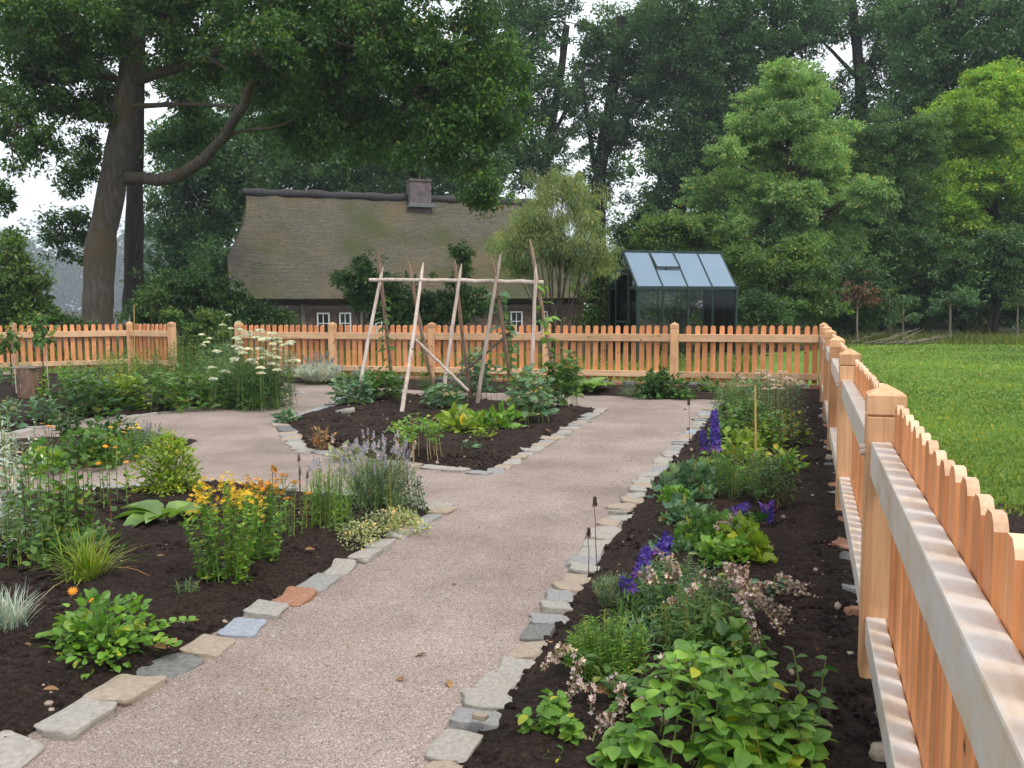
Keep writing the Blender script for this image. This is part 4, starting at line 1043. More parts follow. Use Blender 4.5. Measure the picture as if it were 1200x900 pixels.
# shrubs
GS = 'shrubs behind the garden fence'
shrub('tall fine leaved willow bush with many thin stems before the house', 655, 385, 21, filled([(212, 628, 680), (235, 598, 706), (260, 584, 722), (290, 580, 724), (318, 586, 716)], 26, 26, 8, .6), 'willow', .20, .085, 1.9, 1.0, 41, 'willow_bush', 'bush', None, 'narrowr', 26, 1.2, .10, 1.3, .015, 'bark_twig')
for i, (lab, px, d, bl, lf, c, l) in enumerate([
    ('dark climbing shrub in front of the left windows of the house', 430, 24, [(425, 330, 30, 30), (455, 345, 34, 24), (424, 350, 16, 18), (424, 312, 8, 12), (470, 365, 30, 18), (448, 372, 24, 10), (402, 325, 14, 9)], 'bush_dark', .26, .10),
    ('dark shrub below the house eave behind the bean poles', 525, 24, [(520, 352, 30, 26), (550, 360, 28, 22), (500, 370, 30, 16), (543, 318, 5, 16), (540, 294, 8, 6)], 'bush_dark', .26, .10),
    ('leafy green shrub between the willow bush and the greenhouse', 705, 24, [(700, 345, 22, 32), (712, 310, 22, 24), (690, 372, 30, 16), (720, 365, 18, 24)], 'bush', .26, .10),
    ('sunlit green shrub right behind the greenhouse', 800, 30, [(800, 270, 60, 16), (835, 285, 45, 24), (770, 290, 40, 24), (850, 320, 40, 36), (760, 330, 30, 30), (800, 340, 50, 40), (780, 265, 30, 12)], 'bush', .34, .12),
    ('broad light green shrub right of the greenhouse', 905, 28, [(890, 315, 50, 28), (930, 325, 50, 30), (900, 350, 55, 26), (950, 355, 34, 22), (880, 370, 40, 14), (925, 295, 40, 18)], 'bush', .32, .11),
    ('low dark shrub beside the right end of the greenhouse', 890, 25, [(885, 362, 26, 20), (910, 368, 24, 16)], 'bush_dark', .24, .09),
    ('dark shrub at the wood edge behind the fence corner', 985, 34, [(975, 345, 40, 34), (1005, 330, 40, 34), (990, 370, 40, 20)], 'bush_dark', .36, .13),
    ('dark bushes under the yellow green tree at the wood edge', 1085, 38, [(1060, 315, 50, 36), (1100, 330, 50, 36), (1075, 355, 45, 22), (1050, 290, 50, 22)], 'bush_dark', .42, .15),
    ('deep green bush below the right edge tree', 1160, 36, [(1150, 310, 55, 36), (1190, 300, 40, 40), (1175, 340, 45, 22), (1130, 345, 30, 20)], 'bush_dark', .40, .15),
    ('pale green young tree filling the gap between willow bush and greenhouse', 745, 36, [(742, 285, 24, 26), (755, 262, 22, 20), (735, 315, 26, 26), (762, 300, 24, 26), (728, 270, 14, 18), (748, 345, 30, 26)], 'midtree', .34, .12),
    ('wide dark thicket behind the saplings at the right lawn edge', 1140, 44, [(1080, 320, 50, 34), (1130, 325, 55, 34), (1185, 325, 50, 36), (1230, 320, 50, 40), (1105, 355, 50, 22), (1160, 358, 50, 20), (1215, 358, 44, 22), (1060, 352, 40, 24), (1045, 310, 40, 30)], 'bush_dark', .46, .16),
    ('dark leafy mass of shrubs at the far right picture edge', 1215, 40, [(1205, 290, 40, 30), (1235, 330, 40, 40), (1210, 260, 40, 30)], 'bush_dark', .44, .15),
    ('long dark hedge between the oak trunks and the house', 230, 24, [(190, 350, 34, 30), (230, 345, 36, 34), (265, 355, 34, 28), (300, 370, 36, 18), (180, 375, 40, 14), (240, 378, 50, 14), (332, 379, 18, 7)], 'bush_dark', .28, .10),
    ('small green sapling bush with pale tips between oak and hedge', 190, 22.5, [(180, 352, 14, 20), (200, 362, 16, 14)], 'bush', .20, .08),
    ('green bush at the left picture edge behind the fence', 12, 22, [(8, 300, 22, 34), (28, 330, 28, 34), (-5, 350, 40, 34), (40, 360, 30, 22), (15, 372, 45, 16)], 'bush', .26, .10),
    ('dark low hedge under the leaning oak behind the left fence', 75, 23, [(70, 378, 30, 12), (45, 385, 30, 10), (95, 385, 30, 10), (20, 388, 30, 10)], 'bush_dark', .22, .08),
    ('weedy green growth in the gate opening behind the white flowers', 240, 20, [(232, 410, 22, 18), (255, 400, 20, 22), (245, 380, 14, 16), (220, 395, 12, 18)], 'bush', .20, .08)]):
    shrub(lab, px, 385, d, bl, lf, c, l, 3.4, 1.6, 50+i, group=GS)
# saplings on the lawn edge
def sapling(label, px, d, trunk, blobs, leaf, seed, w=4, **kw):
    return tree(label, px, d, trunk, w, blobs, leaf, .22, .10, 1.6, 1.0, seed, name='sapling', cat='young tree', tw_r=.012, bark='bark_pale', **kw)
sapling('young red leaved tree on a thin pale stem at the lawn edge', 1005, 32, [(1004, 385), (1005, 350)], [(1008, 340, 24, 18), (992, 346, 14, 10), (1022, 350, 14, 12)], 'red', 71, 3)
sapling('young pale green tree beside the red leaved one', 1043, 33, [(1043, 390), (1042, 350)], [(1040, 350, 18, 22), (1050, 372, 12, 14)], 'bush', 72, 3)
sapling('slim conifer like sapling on the lawn edge', 1058, 32, [(1058, 395), (1059, 345)], [(1060, 352, 16, 12), (1058, 372, 20, 10)], 'oak_b', 73, 3)
sapling('sapling with a white protected stem in front of the dark wood', 1113, 33, [(1113, 395), (1114, 350)], [(1115, 350, 26, 14), (1100, 362, 14, 10), (1135, 345, 20, 14)], 'oak_b', 74, 4)
sapling('thin sapling at the far right of the lawn edge', 1192, 34, [(1192, 400), (1193, 340)], [(1195, 350, 18, 20)], 'bush', 75, 3)
def brush():
    b = LP((1040-600)/F*31, 31); root = thing('brushwood', 'heap of cut bare branches lying at the lawn edge', 'brushwood', b)
    rng = np.random.default_rng(9)
    for _ in range(14):
        a = rng.normal()*.5+.3; L_ = .8+1.2*rng.random(); p = np.array((rng.normal()*.7, rng.normal()*.3, .05))
        q = p+L_*np.array((math.cos(a), math.sin(a)*.3, .35*abs(rng.normal())))
        mb = MB(); mb.tube(wobble([p, (p+q)/2, q], rng, .05, 2), np.linspace(.03, .01, 9), 6); mb.build('branch', M['bark_pale'], root, True)
brush()

# far-off wood: reads as one mass behind everything
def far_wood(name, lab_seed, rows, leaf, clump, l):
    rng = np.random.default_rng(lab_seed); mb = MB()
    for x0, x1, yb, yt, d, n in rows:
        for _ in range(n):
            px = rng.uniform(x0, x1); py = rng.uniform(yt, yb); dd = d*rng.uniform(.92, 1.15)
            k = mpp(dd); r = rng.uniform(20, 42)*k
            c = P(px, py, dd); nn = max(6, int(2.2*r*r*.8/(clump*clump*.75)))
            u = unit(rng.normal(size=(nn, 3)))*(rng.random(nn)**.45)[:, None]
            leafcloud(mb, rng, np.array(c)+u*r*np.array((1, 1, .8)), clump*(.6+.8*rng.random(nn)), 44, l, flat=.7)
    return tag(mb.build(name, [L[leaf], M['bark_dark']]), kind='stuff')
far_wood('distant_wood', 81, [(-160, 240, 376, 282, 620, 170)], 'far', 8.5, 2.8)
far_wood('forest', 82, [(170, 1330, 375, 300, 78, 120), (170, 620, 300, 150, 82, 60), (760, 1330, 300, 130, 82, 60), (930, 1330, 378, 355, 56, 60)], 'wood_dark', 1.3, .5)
def litter_stems():
    rng = np.random.default_rng(4)
    for px in (1092, 1128, 1150, 1172, 1065, 985, 965, 215, 205, 290):
        d = rng.uniform(42, 60); b = LP((px-600)/F*d, d)
        mb = MB(); mb.tube(wobble([Vector((0, 0, -.1)), Vector((.1, 0, 4)), Vector((rng.normal()*.4, 0, 9))], rng, .05, 2), np.linspace(.16, .09, 9), 8)
        t = thing('slender_tree', 'slender dark trunk standing in the shade of the wood', 'tree', b, 0, 'slender trunks in the wood')
        mb.build('trunk', M['bark_dark'], t, True)
litter_stems()

# ================================================================== LEFT NEAR BED
r, rng, k = cushion('low round leaved yellow green plant with two orange blooms at lower left', 122, 775, 76, 112, 'fresh', 'oval', .036, 430, 'marigold', stems=14, jit=.35)
for px, py, h in ((88, 700, .16), (112, 712, .15)):
    c = G(px, py+h/mpp(2.9)*.8)-r.location; c.z = 0; bloom(rng, (c.x, c.y, h+.02), (.1, -.4, 1), .024, 'daisy', 3).build('flower', L['orange'], r)
for sx, sy, n in ((-.24, -.03, 9), (.24, .05, 8), (.14, .26, 7), (-.17, .2, 8)):
    mb = MB(); sp = np.array([(sx*(.4+.85*t), sy*(.4+.85*t), .05+.02*math.sin(t*3)) for t in np.linspace(0, 1, n)])
    mb.tube(sp, .0025, 4)
    for i, p in enumerate(sp):
        for sg in (-1, 1): mb.scatter(T['round'], frames(np.array([(sy*3*sg+.1, -sx*3*sg, .5)]), np.array((0, 0, 1.)), np.array([.034])), p[None])
    mb.build('runner', L['fresh'], r)
r, rng, k = plant('ornamental_grass', 'arching tuft of narrow green grass blades in the near left bed', 'ornamental grass', 105, 692)
blades(rng, 210, .36, .75, .007).build('foliage', L['lime'], r); blades(rng, 50, .42, .95, .004).build('dry_blade', L['straw'], r)
r, rng, k = plant('fescue', 'blue silver fescue tuft cut by the left picture edge', 'ornamental grass', 8, 752)
blades(rng, 330, .25, .6, .004).build('foliage', L['silver'], r)
herb('tall silvery wormwood at the left picture edge', 12, 640, 165, 90, 'silver', 'lance', .075, 8, 18, 'stem', 'wormwood', base=.4, pitch=.5)
cushion('silvery mass of wormwood foliage at the left picture edge', -6, 645, 130, 90, 'silver', 'lance', .07, 420, 'wormwood', 'plant', stems=16, jit=.7, up=1.2)
herb('low silver leaved plant under the wormwood', 22, 660, 60, 70, 'silver', 'lance', .06, 8, 10, 'stem', 'lambs_ear', base=.4)
herb('leafy mallow with dark upright stems, left of the yellow green bush', 48, 655, 145, 78, 'mid', 'lobed', .068, 6, 9, 'stem_red', 'mallow', base=.5, pitch=.3, taper=.55)
herb('shorter mallow with rounded leaves beside the tall dark stemmed one', 108, 645, 118, 72, 'mid', 'lobed', .056, 6, 8, 'stem_red', 'mallow', base=.5, pitch=.3, taper=.55)
r, rng, k, tips = herb('leafy plant with orange flower heads behind the mallow', 134, 600, 74, 44, 'mid', 'ovate', .045, 5, 12, base=.5)
for p, d in tips[:4]: bloom(rng, p, d, .024, 'daisy', 2).build('flower', L['orange'], r)
r, rng, k = plant('golden_marjoram', 'dense yellow green bush at the far corner of the near left bed', 'plant', 200, 584)
fm = mound(rng, 74*k, 84*k, 1500, 'ovate', .034, jit=.7, up=1.0, fill=.4); mound(rng, 84*k, 60*k, 420, 'ovate', .032, fm, jit=.5, up=1.6); fm.build('foliage', L['lime'], r)
moundstems(rng, 80*k, 70*k, 34, .003).build('stem', L['stem'], r)
cushion('ferny lime seedling beside the yellow green bush', 222, 584, 36, 34, 'lime', 'lance', .04, 70)
def hosta(label, px, py, n, ll, seed=1, rise=.5):
    r, rng, k = plant('hosta', label, 'hosta', px, py)
    for i in range(n):
        a = 2*pi*i/n+rng.normal()*.25; el = rise+rng.normal()*.18; s = ll*(.75+.4*rng.random())
        b = np.array((math.cos(a)*.05, math.sin(a)*.05, .05)); d = np.array((math.cos(a)*math.cos(el), math.sin(a)*math.cos(el), math.sin(el)))
        m2 = MB(); m2.scatter(T['hosta'], frames(d[None], np.array((0, 0, 1.)), np.array([s])), b[None]); lf = m2.build('leaf', L['hosta'], r, True)
        m2 = MB(); m2.tube([(0, 0, -.02), b], [.006, .004], 5); m2.build('stalk', L['stem'], lf)
    return r
hosta('young hosta with a few broad pale green leaves on the dark soil', 196, 618, 7, .25)
def johnswort(label, px, py, h, w, ns, per, col, fl, name='st_johns_wort'):
    r, rng, k, tips = herb(label, px, py, h, w, 'fresh', 'ovate', .038, ns, per, 'stem', name, 'flowering plant', base=.32, pitch=.55, t0=.05, taper=.4, whorl=2, lean=1.25)
    for p, d in tips[:fl]:
        m2 = MB()
        for _ in range(9):
            q = np.array(p)+rng.normal(size=3)*np.array((.022, .022, .02)); b = bloom(rng, q, np.array((0, -.3, 1.))+rng.normal(size=3)*.5, .015, 'star5', 1)
            m2.add(b.v[0], b.f[0][0])
        m2.build('blossom', L[col], r)
    return r
johnswort('bushy St John\'s wort with bright yellow flowers in the near left bed', 266, 690, 126, 76, 20, 14, 'yellow', 24)
johnswort('narrow upright St John\'s wort beside the bushy one, yellow on top', 312, 668, 112, 50, 11, 14, 'amber', 9)
r, rng, k, tips = herb('dry flowering stem with faded amber heads above the yellow flowers', 338, 640, 86, 52, 'mid', 'lance', .05, 6, 14, 'stem', 'tansy', 'flowering plant', base=.3)
for p, d in tips: umbel(rng, p, .03, 22, .008).build('flower', L['amber'], r)
r, rng, k, tips = herb('slim dark stems with amber seed tops rising behind the yellow flowers', 318, 625, 74, 34, 'deep', 'lance', .03, 6, 8, 'stem_red', 'loosestrife', 'flowering plant', base=.4)
for p, d in tips: spike(rng, p-d*.03, d, .04, .010, 18, 'floret', .010).build('flower', L['amber'], r)
herb('bluish green seedling alone on the soil near the front kerb', 218, 712, 34, 30, 'blue', 'needle', .04, 6, 22, base=.3)
lavender('leafy catmint with upright shoots left of the blooming lavender', 388, 628, 100, 66, 'mid', 'lilac', 26, 18, 'catmint', fl=.05, dense=.9)
herb('green leafy shoots among the catmint stems', 385, 632, 92, 56, 'fresh', 'lance', .05, 16, 20, base=.5, pitch=.8)
lavender('big lavender clump with pale violet spikes at the corner of the gravel path', 442, 600, 84, 96, 'lav', 'lilac', 110, 90, fl=.05)
cushion('soft grey green foliage filling the lavender clump', 436, 602, 62, 120, 'lav', 'needle', .05, 1500, 'lavender', 'lavender', stems=0, jit=.6, up=1.6)
herb('green mint mixed into the lavender at the path corner', 452, 604, 66, 80, 'deep', 'ovate', .032, 22, 18, base=.6, pitch=.6, name='mint')
cushion('creeping variegated thyme spilling over the kerb stones', 462, 622, 22, 84, 'varie', 'ovate', .020, 900, 'thyme', stems=0, jit=.7)
cushion('grey creeping thyme below the catmint', 415, 636, 20, 82, 'varie', 'ovate', .018, 800, 'thyme', stems=0, jit=.7)
r, rng, k, tips = herb('dark purple stalk with small buds left of the catmint', 352, 620, 96, 22, 'deep', 'lance', .03, 3, 6, 'stem_red', 'betony', base=.4)
for p, d in tips: spike(rng, p-d*.04, d, .05, .007, 20, 'floret', .008).build('flower', L['seed'], r)
herb('mid green leafy stems at the left edge before the wormwood', 34, 668, 110, 84, 'mid', 'ovate', .055, 9, 13, 'stem', 'herb', 'plant', base=.5, pitch=.35)
herb('fresh green leafy stems between the two mallows', 78, 650, 104, 60, 'fresh', 'lobed', .055, 8, 11, 'stem', 'mallow', 'plant', base=.5, pitch=.3)
cushion('low leafy green cover below the mallows', 84, 662, 40, 100, 'mid', 'lobed', .055, 130, 'mallow', 'plant', jit=.7)
# plant tags
def plant_tag(label, px, py, col, h=.09):
    g = G(px, py); r = thing('plant_tag', label, 'plant tag', g, R_(-20)); rng = np.random.default_rng(px)
    mb = MB(); mb.box((-.012, -.001, -.02), (.012, .001, h)); o = mb.build('tag_blade', M['whitepaint'], r); o.rotation_euler = (R_(-18), 0, R_(8))
    mb = MB(); mb.box((-.0125, -.0022, h*.45), (.0125, -.0012, h*.8)); q = mb.build('tag_print', plain('tag print', col, .5, .4, .05), o)
plant_tag('white and light blue plastic plant label stuck in the soil by the catmint', 366, 640, (.25, .5, .68), .07)
r, rng, k = plant('violet', 'tiny violet blue blossom on the soil near the plant label', 'flower', 344, 622)
bloom(rng, (0, 0, .04), (0, -.5, 1), .02, 'star5', 2).build('flower', L['delph'], r); mound(rng, .04, .06, 14, 'ovate', .03).build('foliage', L['mid'], r)

# ================================================================== MIDDLE LEFT BED
r, rng, k, tips = herb('green marigold with yellow flowers in the middle left bed', 150, 545, 44, 66, 'mid', 'ovate', .05, 14, 12, 'stem', 'marigold', 'flowering plant', base=.6)
for p, d in tips[:9]: bloom(rng, p, d, .030, 'daisy', 2).build('flower', L['yellow'], r)
cushion('mounded green strawberry like plant in the middle left bed', 104, 548, 42, 66, 'mid', 'lobed', .075, 130, 'strawberry')
cushion('low leafy green cover between strawberry and marigold', 128, 538, 26, 70, 'fresh', 'ovate', .07, 160)
cushion('yellowish green low plant at the right tip of the middle left bed', 182, 524, 22, 50, 'lime', 'lance', .07, 160)
cushion('dark low plant at the far side of the middle left bed', 130, 516, 24, 70, 'deep', 'ovate', .08, 140)
lavender('small grey lavender at the right end of the middle left bed', 172, 532, 34, 40, 'lav', 'lavgrey', 40, 24, fl=.05)
herb('dark green upright plant behind the strawberry in the middle left bed', 80, 520, 42, 44, 'deep', 'ovate', .07, 9, 12)
cushion('bright green leafy clump at the left of the middle bed', 50, 556, 34, 50, 'fresh', 'lobed', .07, 70)
herb('grey green sage at the left edge of the middle bed', 10, 556, 50, 54, 'silver', 'lance', .08, 8, 14, base=.5, name='sage')
r, rng, k, tips = herb('wispy plant with orange buds between the middle bed and the mallow', 60, 540, 40, 40, 'mid', 'lance', .05, 8, 8, 'stem_red')
for p, d in tips[:3]: bloom(rng, p, d, .03, 'daisy', 2).build('flower', L['orange'], r)

# ================================================================== FAR LEFT BED
for i, (lab, px, py, h, w, lf, tp, ll, n, per) in enumerate([
    ('broad leaved bright green comfrey at the front of the far left bed', 250, 478, 40, 62, 'mid', 'ovate', .15, 16, 9),
    ('dense mid green leafy plant by the far left kerb, left of the comfrey', 196, 480, 44, 66, 'mid', 'ovate', .14, 18, 10),
    ('yellow green leafy clump in the front row of the far left bed', 146, 482, 40, 44, 'lime', 'ovate', .13, 14, 10),
    ('dark rhubarb like leaves at the left of the far left bed', 96, 488, 46, 66, 'deep', 'ovate', .17, 14, 9),
    ('low pale green plant in front of the chopping log', 30, 500, 34, 60, 'blue', 'ovate', .11, 12, 9),
    ('tall green plant in the second row behind the yellow green clump', 168, 452, 40, 60, 'mid', 'lance', .13, 18, 14),
    ('bluish green herb mass in the middle of the far left bed', 120, 452, 36, 70, 'blue', 'lance', .11, 20, 14),
    ('deep green herb mass behind the comfrey', 225, 452, 44, 76, 'deep', 'lance', .12, 24, 16),
    ('fresh green herb under the white flowers', 262, 465, 46, 60, 'mid', 'lance', .12, 20, 16),
    ('greyish herb row below the left fence rail', 75, 440, 26, 80, 'blue', 'lance', .09, 18, 12),
    ('dusty violet tipped herb at the foot of the left gate post', 150, 428, 44, 70, 'blue', 'lance', .10, 22, 14),
    ('green herb just right of the left gate post', 196, 432, 46, 50, 'deep', 'lance', .10, 18, 14),
    ('fresh green herb row at the foot of the left fence', 110, 436, 30, 70, 'mid', 'lance', .10, 20, 12),
    ('pale green leaves right of the chopping log', 72, 468, 36, 60, 'fresh', 'ovate', .11, 14, 10),
    ('lime tinged tall leaves behind the yellow green clump', 140, 462, 44, 50, 'lime', 'lance', .12, 16, 12),
    ('soft green herb left of the gate post, second row', 205, 446, 44, 60, 'mid', 'lance', .11, 18, 14),
    ('low leafy growth at the extreme left before the fence', 10, 455, 30, 50, 'blue', 'ovate', .10, 10, 10)]):
    r, rng, k, tips = herb(lab, px, py, h*1.12, w*1.15, lf, tp, ll, n, per, group='leafy plants of the far left bed', base=.6, pitch=.45, t0=.05)
    if 'violet tipped' in lab:
        for p, d in tips[:12]: spike(rng, p-d*.03, d, .12, .02, 24, 'floret', .02).build('flower', L['lavgrey'], r)
r, rng, k, tips = herb('tall feathery plant topped with many white flower heads near the gate', 300, 478, 84, 96, 'deep', 'needle', .10, 30, 46, 'stem', 'yarrow', 'flowering plant', base=.5, pitch=.7)
for p, d in tips[::1]: umbel(rng, p+np.array((0, 0, rng.normal()*.10-.06)), .062, 60, .022).build('flower', L['white'], r)
mound(rng, 52*k, 84*k, 2000, 'lance', .10, jit=.8, up=1.2, fill=.4).build('foliage', L['deep'], r)
r, rng, k, tips = herb('blue green feathery plant with white flower plates left of the taller white flowers', 268, 455, 76, 70, 'blue', 'needle', .09, 18, 36, 'stem', 'yarrow', 'flowering plant', base=.5, pitch=.7)
for p, d in tips[::2]: umbel(rng, p+np.array((0, 0, rng.normal()*.06-.04)), .055, 44, .02).build('flower', L['white'], r)
mound(rng, 52*k, 84*k, 1800, 'lance', .10, jit=.8, up=1.2, fill=.4).build('foliage', L['blue'], r)
hosta('low broad pale leaves at the tip of the far left bed', 312, 470, 12, .28, 3, .5)
cushion('bright green low leaves beside the kerb tip of the far left bed', 290, 478, 14, 40, 'fresh', 'ovate', .10, 60)

# chopping log with slab, saplings, bamboo canes
def log_seat():
    g = G(36, 470); r = thing('wooden_log', 'upright split log topped by a thin wooden slab among the left plants', 'log', g, .3)
    rng = np.random.default_rng(3); mb = MB(); n = 20; zs = np.linspace(-.02, .50, 9); V = []
    for z in zs:
        for j in range(n):
            a = 2*pi*j/n; rr = .175*(1+.07*math.sin(3*a)+.05*rng.normal()*.4)*(1.06-.1*z)
            V.append((rr*math.cos(a), rr*math.sin(a), z))
    mb.add(V, [(i*n+j, i*n+(j+1) % n, (i+1)*n+(j+1) % n, (i+1)*n+j) for i in range(8) for j in range(n)]); mb.add(V[-n:], [tuple(range(n))])
    mb.build('bark', M['bark_log'], r, True)
    mb = MB(); mb.box((-.05, -.182, .0), (.02, -.158, .40)); bevel(mb.build('split_face', M['peeled'], r), .01)
    mb = MB(); mb.box((-.24, -.16, .503), (.17, .16, .525)); bevel(mb.build('slab', M['bark_pale'], r), .006)
log_seat()
def stake_plant(label, px, py, h, leafpos, leaf, d_stake):
    g = G(px, py); r = thing('young_tree', label, 'young tree', g); rng = np.random.default_rng(px); k = mpp(depth_of(g))
    mb = MB(); mb.tube(wobble([(0, 0, -.05), (.02, 0, h*.5), (-.03, 0, h)], rng, .01, 2), np.linspace(.012, .005, 9), 6); mb.build('stem', M['bark_twig'], r, True)
    mb = MB(); mb.tube([(.08, .02, -.05), (.05, .02, h*.8)], .008, 6); mb.build('stake', M['peeled'], r, True)
    fm = MB()
    for z, w in leafpos: leafcloud(fm, rng, [(rng.normal()*.02, 0, z)], [w], 46, .10, 'ovate', .8, .3)
    fm.build('foliage', L[leaf], r)
stake_plant('staked young tree with a leafy top before the left fence post', 52, 470, 1.25, [(1.1, .2), (.95, .16), (1.22, .12)], 'mid', 1)
stake_plant('small young tree in front of the left end of the fence', 14, 466, 1.05, [(1.0, .18), (.85, .14)], 'bush', 1)
def cane(label, px, py, px2, py2):
    g = G(px, py); d = depth_of(g); t = P(px2, py2, d); r = thing('bamboo_cane', label, 'cane', g)
    e = t-g; mb = MB(); mb.tube([(0, 0, -.05), e*.5, e], [.009, .008, .007], 7); mb.build('cane', M['bamboo'], r, True)
    mb = MB()
    for q in (.25, .5, .75): mb.tube([e*(q-.006), e*q, e*(q+.006)], [.0085, .0115, .0085], 7)
    mb.build('node_ring', M['bamboo'], r, True)
cane('pale cane standing in front of the bent corner of the left fence', 158, 452, 157, 357)
cane('orange brown cane in the far part of the right bed', 886, 565, 885, 452)

# ================================================================== BACK BED
lavender('large grey blue lavender at the foot of the back fence, left side', 375, 450, 30, 66, 'silver', 'lavgrey', 150, 50, fl=.08)
herb('grey green artemisia between the white flowers and the lavender', 328, 446, 42, 52, 'silver', 'lance', .10, 20, 18, base=.6, name='artemisia')
lavender('grey lavender behind the middle of the bean frame', 552, 465, 30, 42, 'lav', 'lavgrey', 60, 20, fl=.08)
lavender('small lavender behind the left bean poles', 425, 452, 20, 36, 'lav', 'lavgrey', 40, 16, fl=.08)
cushion('round dark green bush by the back fence below the greenhouse', 773, 466, 30, 52, 'deep', 'ovate', .09, 520, 'shrub', 'shrub', stems=10)
cushion('low grey green cushion beside the dark bush at the back fence', 737, 465, 12, 24, 'lav', 'needle', .07, 260)
hosta('hosta clump at the back fence right of the bean frame', 692, 462, 16, .34, 2, .7)
cushion('small green clump at the back fence next to the hosta', 655, 460, 26, 34, 'mid', 'ovate', .11, 110)
herb('green herb at the back fence behind the second bean pole', 500, 462, 26, 34, 'deep', 'lance', .09, 12, 12)
cushion('low leaves beside the round bush along the back path', 800, 468, 10, 24, 'mid', 'ovate', .07, 60)

# ================================================================== BEAN BED
def bean(label, px, py, h, w, leaf='mid', n=9, per=9, ll=.13):
    return herb(label, px, py, h, w, leaf, 'ovate', ll, n, per, 'stem', 'bean_plant', 'bean plant', base=.5, pitch=.25, t0=.2, taper=.35, hint_up=.5)
bean('bean plant at the foot of the leftmost pole pair', 413, 478, 40, 46, 'blue', 10, 9)
bean('bright bean plant between the first and second pole pair', 450, 474, 44, 52, 'mid', 12, 10)
bean('bean leaves at the foot of the third pole', 520, 484, 34, 46, 'blue', 9, 8)
bean('tall bean plant climbing beside the fourth pole pair', 562, 470, 62, 46, 'blue', 12, 10)
bean('bean plant with yellow leaves at the foot of the rightmost poles', 622, 500, 72, 50, 'blue', 12, 11, .12)
bean('lush bean plant at the right end of the frame', 662, 478, 70, 52, 'mid', 13, 12)
bean('small bean at the right corner of the bean bed', 640, 482, 24, 40, 'blue', 6, 6)
cushion('yellowing bushy top above the beans by the right poles', 622, 494, 62, 44, 'yell', 'ovate', .10, 46, 'bean_plant', 'bean plant', stems=5)
herb('potato plant with dry straw stalks at the front of the bean bed', 488, 540, 52, 66, 'fresh', 'ovate', .075, 16, 7, 'straw', 'potato_plant', 'vegetable plant', base=.55, t0=.55, pitch=.2)
cushion('flat pale leaves topping the dry stalks in the bean bed', 486, 512, 20, 64, 'hosta', 'ovate', .085, 60, 'potato_plant', 'vegetable plant')
cushion('bright green squash leaves in the middle of the bean bed', 578, 506, 26, 56, 'fresh', 'ovate', .15, 60, 'squash_plant', 'vegetable plant')
cushion('light green leafy plant left of the squash leaves', 540, 512, 34, 50, 'lime', 'ovate', .12, 70, 'vegetable', 'vegetable plant')
cushion('tiny seedling at the front corner of the bean bed', 552, 534, 16, 20, 'blue', 'ovate', .07, 24, 'seedling', 'vegetable plant')
cushion('small yellow green seedling behind the front corner of the bean bed', 568, 518, 14, 26, 'lime', 'ovate', .06, 30, 'seedling', 'vegetable plant')
cushion('grey green seedling at the left tip of the bean bed', 336, 496, 14, 26, 'blue', 'ovate', .08, 60, 'seedling', 'vegetable plant')
herb('withered brown plant at the left of the bean bed', 378, 530, 30, 40, 'dry', 'ovate', .06, 8, 6, 'straw', 'withered_plant')
cushion('pale lettuce like plant behind the catmint', 400, 540, 14, 30, 'varie', 'ovate', .08, 40, 'lettuce', 'vegetable plant')
def vine(label, pts, n, leaf='mid', ll=.10):
    p = np.array([D_(x, y, Y) for x, y, Y in pts]); b = p[0].copy(); r = thing('bean_vine', label, 'bean vine', b, 0, 'bean vines on the poles')
    rng = np.random.default_rng(len(label)); q = wobble(p-b, rng, .03, 2); mb = MB(); mb.tube(q, .005, 5); mb.build('stem', L['stem'], r)
    i = rng.integers(0, len(q), n); fm = MB(); d = rng.normal(size=(n, 3)); d[:, 2] = -.2
    fm.scatter(T['ovate'], frames(d, np.array((0, -.3, 1.))+rng.normal(size=(n, 3))*.3, ll*(.6+.8*rng.random(n))), q[i]+rng.normal(size=(n, 3))*.04); fm.build('foliage', L[leaf], r)
vine('bean vine reaching the crossbar on the fourth pole pair', [(601, 440, 12.1), (592, 400, 12), (586, 350, 11.6), (580, 345, 11.5)], 26, 'blue', .15)
vine('bean vine winding up the barked pole at the right end', [(655, 466, 11.9), (645, 420, 11.8), (636, 370, 11.6), (632, 335, 11.5)], 44, 'fresh', .12)
vine('bean vine on the dark pole at the left end', [(460, 460, 12.1), (455, 420, 11.9), (450, 370, 11.7), (447, 345, 11.6)], 30, 'mid', .12)
vine('bean vine twining low on the second pole pair', [(508, 460, 12), (500, 430, 11.8), (494, 405, 11.6)], 16, 'mid')
vine('bean vine climbing the dark pole of the fourth pair halfway', [(600, 455, 12.1), (597, 425, 12), (594, 395, 11.9), (590, 370, 11.8)], 30, 'mid', .12)

